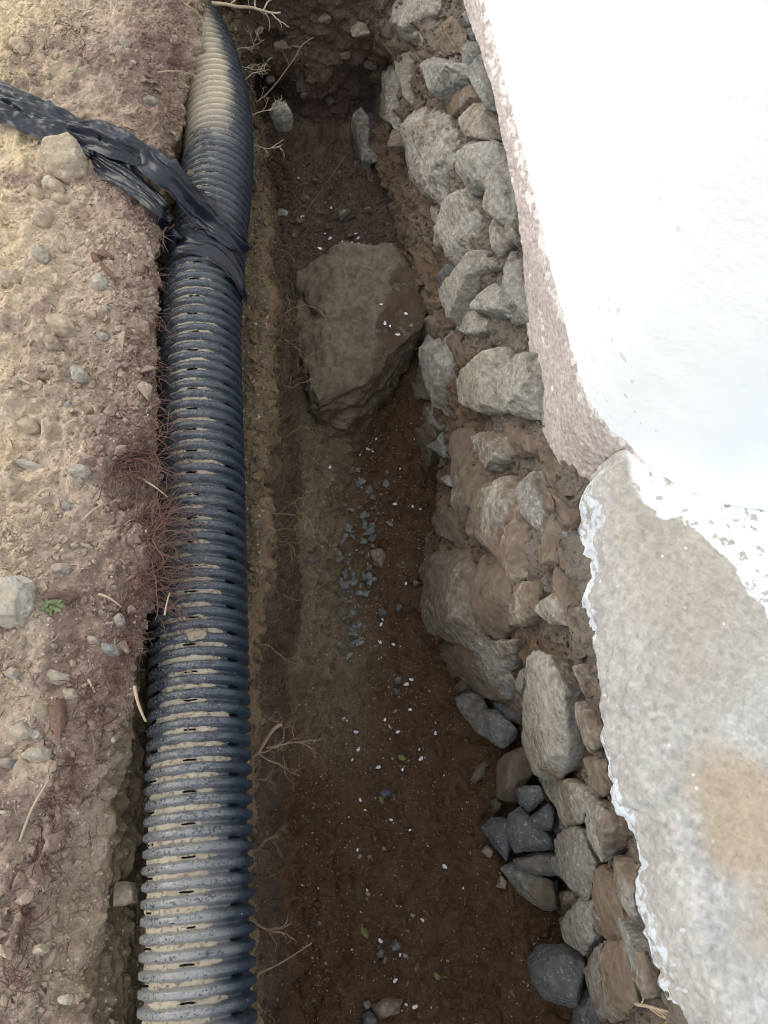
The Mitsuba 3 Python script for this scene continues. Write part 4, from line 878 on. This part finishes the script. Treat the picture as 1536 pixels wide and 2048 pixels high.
# ---------------------------------------------------------------- roots, twigs and fibres
def root_color(p, n, uv):
    m = fbm(p.x * 60, p.y * 60, p.z * 60, 2)
    return mix((0.12, 0.08, 0.052), (0.26, 0.185, 0.125), m)
rough_mat('mat_root', root_color, 0.9)
def fibre_color(p, n, uv): return mix((0.070, 0.036, 0.030), (0.17, 0.098, 0.080), fbm(p.x * 40, p.y * 40, p.z * 40, 2))
rough_mat('mat_fibre', fibre_color, 0.95)
def pale_color(p, n, uv): return mix((0.28, 0.215, 0.145), (0.42, 0.345, 0.25), fbm(p.x * 60, p.y * 60, p.z * 60, 2))
rough_mat('mat_pale_root', pale_color, 0.85)
def wander(p0, d, L, rg, curl=.5, droop=.25, n=14):
    d = np.array(d, float); d /= np.linalg.norm(d); p = [np.array(p0, float)]; st = L / n
    for _ in range(n):
        d = d + rg.normal(0, curl, 3) * .35 + np.array([0, 0, -droop * .12]); d /= np.linalg.norm(d)
        p.append(p[-1] + d * st)
    return np.array(p)
def branched(p0, d, L, r, rg, lev=2, curl=.5, droop=.25, nb=4, sides=5):
    p = wander(p0, d, L, rg, curl, droop)
    ms = [tube(p, np.linspace(r, r * .35, len(p)), sides)]
    if lev > 0:
        for _ in range(nb):
            k = rg.integers(3, len(p) - 1)
            dd = p[k] - p[k - 1]; dd = dd / np.linalg.norm(dd) + rg.normal(0, .75, 3)
            ms += branched(p[k], dd, L * rg.uniform(.25, .55), r * .55, rg, lev - 1, curl, droop, max(nb - 1, 1), 4)
    return ms
rgr = np.random.default_rng(31)
def lip_pt(py, dz=0.0, dx=0.0):
    """A point of the trench side near the ledge's lip, at the height in the picture where it is seen."""
    y = 0.8
    for _ in range(12):
        c = prof(np.array([y]))[0]
        q = np.array([c[6, 0] + dx, y, c[6, 1] + dz]) - CAM
        v_ = (q @ DWN) / (q @ FWD) * FOC + 1024
        y += (v_ - py) * .0008
    c = prof(np.array([y]))[0]
    return np.array([c[6, 0] + dx, y, c[6, 1] + dz])
for py, dz, L, r, nb in ((430, -.1, .10, .0012, 3), (520, -.12, .14, .0014, 4), (600, -.06, .16, .0016, 5), (640, -.10, .20, .0018, 5), (665, -.14, .17, .0016, 5), (700, -.08, .14, .0014, 4), (760, -.12, .16, .0016, 5), (800, -.06, .12, .0012, 4), (880, -.18, .20, .0014, 3), (960, -.12, .16, .0012, 3), (1030, -.05, .20, .0018, 5),
                         (1060, -.12, .16, .0015, 5), (1100, -.10, .13, .0013, 4), (1180, -.15, .16, .0012, 3), (1220, -.05, .10, .0015, 4), (1290, -.04, .14, .0014, 5), (1330, -.10, .14, .0013, 5), (1400, -.07, .12, .0013, 4), (1560, -.08, .12, .0013, 4), (1710, -.05, .10, .0013, 4), (1900, -.05, .13, .0014, 3)):
    p0 = lip_pt(py, dz, -.02)
    rw = 'left of the boulder' if py < 900 else 'left of the gravel patch' if py < 1250 else 'beside the near part of the pipe'
    add('root', cat_m(branched(p0, (1, rgr.uniform(-.5, .5), rgr.uniform(-.5, .2)), L, r * .8, rgr, 2, .8, .35, nb + 2)), 'mat_root', label='thin branching root hanging out of the earth side ' + rw, cat='root', group='roots in the earth side ' + rw)
p0 = lip_pt(1530, -.02, -.03)
q0 = [p0, p0 + [.05, .01, .03], p0 + [.07, .035, .045], p0 + [.085, .05, .05], p0 + [.105, .055, .055]]
tw = [tube(resample(np.array(q0), .006, 1), .0034, 7)]
for _ in range(4): tw += branched(p0 + np.array([.055, .015, .03]) * rgr.uniform(.6, 1.3), (1, rgr.uniform(-.6, .3), rgr.uniform(-.5, .3)), .09, .0016, rgr, 2, .5, .2, 4)
add('root', cat_m(tw), 'mat_root', label='thick broken root with a pale cut tip beside the near part of the pipe', cat='root')
p0 = lip_pt(1845, -.02, -.02)
add('root', cat_m(branched(p0, (1, .0, .1), .11, .0022, rgr, 2, .6, .1, 4)), 'mat_root', label='knotty root sprouting below the thick broken root beside the pipe', cat='root')
p0 = at_z(520, 2005, -.25)
add('root', cat_m([tube(resample(np.array([at_z(510, 1950, -.26), at_z(545, 1935, -.3), at_z(580, 1915, -.3), at_z(632, 1880, -.3)]), .006, 2), np.linspace(.0018, .0012, len(resample(np.array([at_z(510, 1950, -.26), at_z(545, 1935, -.3), at_z(580, 1915, -.3), at_z(632, 1880, -.3)]), .006, 2))), 5)]), 'mat_root', label='long bare root reaching out from the pipe at the lower end of the trench', cat='root')
def poly_root(pts, r, mat, label, extra=0, seed=0):
    rg = np.random.default_rng(seed); q = resample(np.array(pts, float), .008, 2)
    q = q + .004 * (np.stack([nF(q * 30 + a, 2, a) for a in (1, 5, 9)], -1) - .5)
    ms = [tube(q, np.linspace(r, r * .5, len(q)), 6)]
    for _ in range(extra):
        k = rg.integers(2, len(q) - 1); d = q[k] - q[k - 1]
        ms += branched(q[k], d / np.linalg.norm(d) + rg.normal(0, .8, 3), rg.uniform(.05, .14), r * .5, rg, 1, .5, .3, 2)
    add('root', cat_m(ms), mat, label=label, cat='root')
poly_root([at_z(508, 208, -.35), at_z(545, 178, -.33), at_z(580, 130, -.31), at_z(605, 88, -.29), at_z(635, 70, -.27)], .0024, 'mat_root', 'long thin root arching in front of the far end of the trench', 4, 3)
poly_root([at_z(420, 5, -.10), at_z(470, 12, -.10), at_z(510, 15, -.12), at_z(540, 28, -.13), at_z(570, 24, -.13)], .005, 'mat_pale_root', 'pale forked root crossing above the far end of the pipe', 5, 4)
poly_root([at_z(365, 5, -.02), at_z(400, 25, -.05), at_z(412, 60, -.09), at_z(395, 88, -.10), at_z(355, 105, -.05)], .0025, 'mat_pale_root', 'thin pale root curling over the far left side of the pipe', 2, 5)
poly_root([at_z(310, 145, -.005), at_z(350, 140, -.02), at_z(385, 148, -.06), at_z(410, 175, -.08), at_z(425, 215, -.09)], .0018, 'mat_pale_root', 'hair thin root lying across the dusty far part of the pipe', 1, 6)
poly_root([at_z(1268, 2006, -.2), at_z(1300, 2015, -.16), at_z(1330, 2022, -.14), at_z(1365, 2030, -.12)], .003, 'mat_pale_root', 'pale branching root at the foot of the wall in the lower right', 6, 7)
poly_root([at_z(865, 372, -.6), at_z(850, 400, -.6), at_z(832, 425, -.62)], .002, 'mat_pale_root', 'short pale root hanging among the wall stones in the far part', 0, 8)
poly_root([at_z(600, 440, -.68), at_z(700, 300, -.68), at_z(690, 260, -.5)], .0016, 'mat_root', 'dark root hanging down in the cave at the end', 3, 9)
for a, b in ((470, 130), (478, 165), (505, 230), (500, 290), (470, 100)):
    p0 = at_z(a, b, -.22)
    add('root', cat_m(branched(p0, (1, .2, .1), .10, .0016, rgr, 2, .6, .2, 5)), 'mat_pale_root', label='small pale root sprouting from the earth beside the far part of the pipe', cat='root', group='roots beside the far part of the pipe')
def tuft(px, py, n, L, spread, label, group=None, z=None, thick=.0007):
    p = bank_pt(px, py) if z is None else at_z(px, py, z)
    ms = []
    for _ in range(int(n * 1.7)):
        a = rgr.normal(-.1, spread); d = (math.cos(a), math.sin(a), rgr.uniform(-.1, .6))
        q = wander(p + rgr.normal(0, .009, 3) * [1, 1.6, .5], d, L * rgr.uniform(.6, 1.6), rgr, .70, .8, 11)
        ms.append(tube(q, np.linspace(1, .5, len(q)) * thick * rgr.uniform(.7, 1.9), 4))
    add('root_tuft', cat_m(ms), 'mat_fibre', label=label, cat='root tuft', group=group)
tuft(235, 930, 46, .075, .9, 'dark red fibrous tuft of roots on the bank edge beside the middle of the pipe')
tuft(270, 905, 26, .10, .5, 'fan of thin roots reaching over the pipe from the bank edge')
tuft(290, 1040, 40, .09, .8, 'matted root tuft hanging over the pipe below the fan of thin roots')
tuft(300, 1080, 34, .08, .8, 'torn clump of roots and bark on the bank edge')
tuft(290, 1160, 44, .08, 1.0, 'reddish fibrous clump of roots at the edge opposite the grey gravel')
for a, b, n in ((262, 1215, 26), (250, 1290, 26), (220, 1340, 24), (190, 1420, 22), (170, 1380, 18), (130, 1530, 24), (110, 1590, 26), (90, 1680, 22), (60, 1720, 20), (300, 560, 14), (310, 640, 14), (315, 470, 10), (330, 300, 12), (340, 220, 12), (340, 120, 16), (310, 740, 12), (300, 820, 12), (40, 1830, 16), (30, 1960, 14), (350, 40, 14), (280, 90, 12), (170, 110, 18), (150, 60, 12)):
    tw_ = 'on the bank above the plastic strip' if b < 380 else 'between the plastic strip and the big root clumps' if b < 860 else 'below the big root clumps' if b < 1480 else 'at the bottom of the bank'
    tuft(a, b, n, .034, 1.3, 'small tuft of dark root fibres ' + tw_, 'root tufts ' + tw_)
for (a0, b0, a1, b1, r, lab) in ((330, 1240, 345, 1180, .0016, ''), (270, 1370, 300, 1455, .0028, 'curved grey root hanging down from the bank to the pipe'), (40, 1690, 105, 1555, .0022, 'long pale stalk lying on the lower bank'), (85, 1060, 105, 1020, .0018, 'thin straw on the bank below the greenish stone'), (75, 997, 140, 1005, .0026, 'whitish root lying flat on the bank'), (165, 1050, 215, 1010, .0028, 'pale broken twig left of the root tufts'), (195, 1190, 255, 1225, .0026, 'grey brown stick pointing to the torn bank edge'), (275, 955, 345, 1005, .0020, 'pale root crossing the pipe edge in the middle'), (35, 760, 78, 780, .0026, 'brown stick on the bank left of the oval grey stone'), (175, 1355, 197, 1400, .0026, 'pale curved root near the drop of the lower bank'), (100, 585, 112, 565, .0018, '')):
    A_, B_ = bank_pt(a0, b0, .006), bank_pt(a1, b1, .008)
    M_ = (A_ + B_) / 2 + [0, 0, .012] + rgr.normal(0, .006, 3)
    q = resample(np.array([A_, M_, B_]), .005, 3)
    add('twig', tube(q, np.linspace(r, r * .6, len(q)), 6), 'mat_pale_root', label=lab or 'short thin pale twig on the bank', cat='twig', group=None if lab else 'short twigs on the bank')
def wood_color(p, n, uv): return mix((0.10, 0.058, 0.046), (0.19, 0.115, 0.09), fbm(p.x * 80, p.y * 80, p.z * 80, 3))
rough_mat('mat_wood', wood_color, 0.85)
for (a0, b0, a1, b1, r, lab) in ((183, 515, 240, 572, .006, 'long red brown splinter of wood beside the pale grey angular stone'), (205, 510, 230, 520, .007, 'short red brown splinter of wood at the top of the long one'), (90, 1195, 160, 1188, .010, 'broken piece of reddish bark beside the green sprig'), (115, 1412, 120, 1480, .010, 'weathered piece of wood standing in the lower bank'), (245, 1020, 262, 1012, .008, 'orange brown bark chip above the torn edge')):
    A_, B_ = bank_pt(a0, b0, .008), bank_pt(a1, b1, .008)
    pts = np.vstack([A_ + rgr.normal(0, r * .6, (6, 3)), B_ + rgr.normal(0, r * .5, (6, 3)), (A_ + B_) / 2 + rgr.normal(0, r * .7, (6, 3))])
    m = rough_hull(pts, .003, .003, 5, 1, 70); add('wood_splinter', m, 'mat_wood', label=lab, cat='wood')
sp = []
c0 = bank_pt(108, 1216, .006)
for a in np.linspace(0, 5.4, 8):
    m = leafy(.009, .6, rgr, .3); m.apply_translation(c0 + [.012 * math.cos(a), .008 * math.sin(a), .004]); sp.append(m)
sp.append(tube(np.array([c0 + [-.02, -.004, 0], c0, c0 + [.02, .003, .004]]), .0012, 5))
scene['mat_sprig'] = {'type': 'twosided', 'bsdf': {'type': 'principled', 'base_color': proc(lambda p, n, uv: mix((0.07, 0.105, 0.035), (0.15, 0.19, 0.07), noise(p.x * 99, p.y * 99, 0))), 'roughness': 0.6}}
add('green_sprig', cat_m(sp), 'mat_sprig', label='little green sprig on the bank beside the reddish bark', cat='plant')
m = leafy(.012, .5, rgr, .4); m.apply_translation(bank_pt(150, 150, .01)); add('green_sprig', m, 'mat_sprig', label='single green blade on the upper bank', cat='plant')

# ---------------------------------------------------------------- loose crumbs of earth
rgc = np.random.default_rng(55)
TEMPL = [to_tm(m3.Manifold.hull_points(blob_pts(rgc, (1, .8, .7), 8, .5))) for _ in range(10)]
def crumbs(name, c0, c1, count, smin, smax, bsdf, label, power=2.6, ymin=-.45, ymax=2.3, weight=None, parent=None, given=None):
    q = PG[:, c0:c1]; q = q[(q[:, 0, 1] > ymin) & (q[:, 0, 1] < ymax)].reshape(-1, 3)
    w = np.ones(len(q)) if weight is None else weight(q)
    idx = rgc.choice(len(q), count, p=w / w.sum()); pos = q[idx] + rgc.normal(0, .002, (count, 3)) * [1, 1, 0]
    if given is not None: pos = given
    u = rgc.random(count); size = smin * (1 - u * (1 - (smin / smax) ** power)) ** (-1 / power)
    VV, FF, off = [], [], 0
    for t_, tm in enumerate(TEMPL):
        sel = np.arange(count) % len(TEMPL) == t_
        n = sel.sum(); a = rgc.uniform(0, 2 * np.pi, n); b = rgc.uniform(-.8, .8, n)
        Rz = np.zeros((n, 3, 3)); Rz[:, 0, 0] = np.cos(a); Rz[:, 0, 1] = -np.sin(a); Rz[:, 1, 0] = np.sin(a); Rz[:, 1, 1] = np.cos(a); Rz[:, 2, 2] = 1
        Rx = np.zeros((n, 3, 3)); Rx[:, 0, 0] = 1; Rx[:, 1, 1] = np.cos(b); Rx[:, 1, 2] = -np.sin(b); Rx[:, 2, 1] = np.sin(b); Rx[:, 2, 2] = np.cos(b)
        v = np.einsum('nij,njk,vk->nvi', Rz, Rx, np.array(tm.vertices)) * size[sel][:, None, None] + pos[sel][:, None] + np.array([0, 0, .25]) * size[sel][:, None, None]
        f = np.array(tm.faces)[None] + (np.arange(n) * len(tm.vertices))[:, None, None] + off
        off += n * len(tm.vertices); VV.append(v.reshape(-1, 3)); FF.append(f.reshape(-1, 3))
    add(name, (np.vstack(VV), np.vstack(FF)), bsdf, parent, smooth=False, kind='stuff', label=label)
crumbs('earth_crumbs', START[1], START[4], 60000, .0012, .015, 'mat_bank', 'loose crumbs of dry earth strewn over the bank', 2.2, weight=lambda q: np.exp(1.2 * (meshkit.fbm(q * 9, 3, 4) - .5) * 6))
crumbs('ledge_crumbs', START[4], START[6] + 20, 12000, .0013, .009, 'mat_bank', 'crumbs of earth on the ledge under the pipe', 2.4)
crumbs('floor_crumbs', START[7], START[11], 20000, .002, .020, 'mat_trench', 'crumbs of damp earth on the trench floor', 2.5, ymax=2.9, weight=lambda q: 1 + 5 * np.clip((q[:, 1] - 1.6) * 3, 0, 1))
crumbs('wall_crumbs', START[11], START[12], 16000, .002, .024, 'mat_matrix', 'crumbs of earth lodged between the wall stones', 2.4)
crumbs('floor_clods', START[7], START[11], 3500, .002, .012, 'mat_bank', 'paler dry crumbs fallen on the trench floor', 2.3)
crumbs('end_clods', START[5], START[12], 2600, .004, .032, 'mat_trench', 'clods of dark earth at the far end of the trench', 2.0, ymin=2.0, ymax=2.9)
crumbs('edge_clods', START[2] - 8, START[3] + 34, 1500, .004, .026, 'mat_bank', 'clods of earth along the torn edge of the bank', 2.2)

# stones and clods in the far end of the trench
END = PG[n_main - 120:-1, START[5]:START[12]].reshape(-1, 3); END_T = cKDTree(END)
def surf_hit(px, py):
    d = ray(px, py); ts = np.arange(1.2, 4.0, .006); q = CAM + d * ts[:, None]
    dist = END_T.query(q)[0]
    return q[np.argmax(dist < .016) if (dist < .016).any() else np.argmin(dist)]
rge = np.random.default_rng(91)
for (a, b, w, lab) in ((690, 430, .030, 'rounded reddish brown clod on the dark earth behind the boulder'), (610, 398, .022, 'dark stone at the mouth of the cave, left one'), (565, 425, .018, 'small stone left of the dark stone at the mouth of the cave'), (655, 452, .015, ''), (520, 455, .016, ''), (738, 420, .022, 'brown stone at the wall foot behind the boulder'), (588, 470, .012, ''), (632, 362, .018, 'flat pale chip on the earth inside the cave'), (640, 425, .012, ''), (700, 470, .014, ''), (550, 470, .012, ''), (600, 440, .016, ''),
                       (722, 62, .045, 'round pale stone set high in the end of the trench'), (560, 92, .030, 'grey stone set in the end of the trench under the pale forked root'), (650, 40, .03, 'brown lump high in the end of the trench'), (610, 190, .022, 'small stone above the cave'), (742, 132, .035, 'brown stone in the corner between the end of the trench and the wall'), (690, 110, .024, 'earthy lump left of the stone in the far corner'), (515, 60, .022, 'lump of earth beside the far end of the pipe'), (660, 200, .026, 'earthy stone at the upper rim of the cave'), (540, 160, .02, 'clod of earth beside the far part of the pipe')):
    p = surf_hit(a, b)
    m = rough_hull(p + blob_pts(rge, (w, w * rge.uniform(.6, .95), w * rge.uniform(.5, .8)), 13, .5) @ np.eye(3), max(.004, w / 7), w * .12, int(rge.integers(99)), 1, 2 / w)
    add('earth_clod' if not lab or 'clod' in lab or 'lump' in lab else 'stone', m, 'mat_stone', uv=const_uv(m, rge.uniform(.4, .8), rge.uniform(.35, .75)), label=lab or 'small earthy clod on the dark ground behind the boulder', cat='clod' if not lab or 'clod' in lab or 'lump' in lab else 'stone', group=None if lab else 'small clods behind the boulder')

# grit, litter and clods: fine loose stuff, far too much of it to count
def litter(name, c0, c1, count, lmin, lmax, thick, bsdf, label, ymin=-.45, ymax=2.2, weight=None, lift=.0015):
    q = PG[:, c0:c1]; q = q[(q[:, 0, 1] > ymin) & (q[:, 0, 1] < ymax)].reshape(-1, 3)
    w = np.ones(len(q)) if weight is None else weight(q)
    pos = q[rgc.choice(len(q), count, p=w / w.sum())] + [0, 0, lift]
    L = lmin + (lmax - lmin) * rgc.random(count) ** 2.5
    a, e = rgc.uniform(0, 2 * np.pi, count), rgc.normal(0, .22, count)
    d = np.stack([np.cos(a) * np.cos(e), np.sin(a) * np.cos(e), np.sin(e)], 1)
    sdv = np.stack([-np.sin(a), np.cos(a), 0 * a], 1); upv = np.cross(d, sdv)
    bend = rgc.normal(0, .18, count)
    tk = thick * rgc.uniform(.5, 1.5, count)
    rings = []
    for t_ in (-.5, 0, .5):
        c = pos + d * (L * t_)[:, None] + sdv * (bend * L * (1 - 4 * t_ * t_))[:, None]
        for k_i in range(3):
            g_ = k_i * 2.0944
            rings.append(c + (sdv * math.cos(g_) + upv * math.sin(g_)) * (tk * (1 if t_ == 0 else .6))[:, None])
    v = np.stack(rings, 1)
    f = []
    for r_ in (0, 3):
        for k_i in range(3):
            j_ = (k_i + 1) % 3
            f += [[r_ + k_i, r_ + j_, r_ + 3 + j_], [r_ + k_i, r_ + 3 + j_, r_ + 3 + k_i]]
    f += [[0, 2, 1], [6, 7, 8]]
    F_ = np.array(f)[None] + (np.arange(count) * 9)[:, None, None]
    add(name, (v.reshape(-1, 3), F_.reshape(-1, 3)), bsdf, smooth=False, kind='stuff', label=label)
edge_w = lambda q: .25 + 2.5 * np.exp(-((q[:, 0] + .37) / .10) ** 2)
litter('dry_litter', START[1], START[4], 4200, .005, .032, .0006, 'mat_fibre', 'dry dark litter and root hairs strewn over the bank', weight=edge_w)
litter('straw_bits', START[1], START[4], 700, .006, .028, .0007, 'mat_pale_root', 'pale bits of straw strewn over the bank', weight=edge_w)
litter('root_hairs', START[6] - 12, START[7] - 10, 2600, .01, .05, .0004, 'mat_root', 'fine root hairs hanging in the earth side below the pipe', lift=0.0)
litter('floor_litter', START[7], START[10], 1500, .005, .03, .0006, 'mat_root', 'thin dark litter on the trench floor', ymax=2.6, weight=lambda q: 1 + 4 * np.clip((q[:, 1] - 1.5) * 3, 0, 1))
def grit_color(p, n, uv): return mix((0.22, 0.18, 0.135), (0.60, 0.53, 0.43), mikit.cell_rand(p.x * 120, p.y * 120, p.z * 120))
rough_mat('mat_grit', grit_color, 0.9)
crumbs('grit', START[1], START[4], 16000, .0010, .0042, 'mat_grit', 'pale and dark grains of grit in the earth of the bank', 2.4)
crumbs('floor_grit', START[7], START[11], 5000, .0014, .0055, 'mat_grit', 'pale grains of grit on the trench floor', 3.2)
crumbs('lip_clods', START[6] - 24, START[6] + 24, 1600, .004, .024, 'mat_trench', 'clods of earth along the lip of the ledge', 2.1)
crumbs('clay_clods', START[1], START[3], 5000, .0025, .017, 'mat_bank', 'broken clods of clay in the loose part of the bank', 2.1, weight=lambda q: .3 + 2 * np.clip((-.45 - q[:, 0]) * 4, 0, 1) * np.exp(5 * (meshkit.fbm(q * 6, 3, 14) - .5)))
# sand grains scattered over the ribs of the pipe
ng = 7000
ii = rgc.integers(60, len(path) - 60, ng * 3); ii = ii[(path[ii][:, 1] > -.5) & (path[ii][:, 1] < 2.2)][:ng]
ag = rgc.normal(-.25, .55, len(ii))
gp_ = path[ii] + (np.cos(ag)[:, None] * up[ii] + np.sin(ag)[:, None] * sd[ii]) * (pipe_r(sl[ii], ag) + .0003)[:, None]
crumbs('sand_grains', START[4], START[5], len(ii), .0006, .0022, 'mat_sand', 'grains of sand scattered over the ribs', 2.6, parent='drain_pipe', given=gp_)
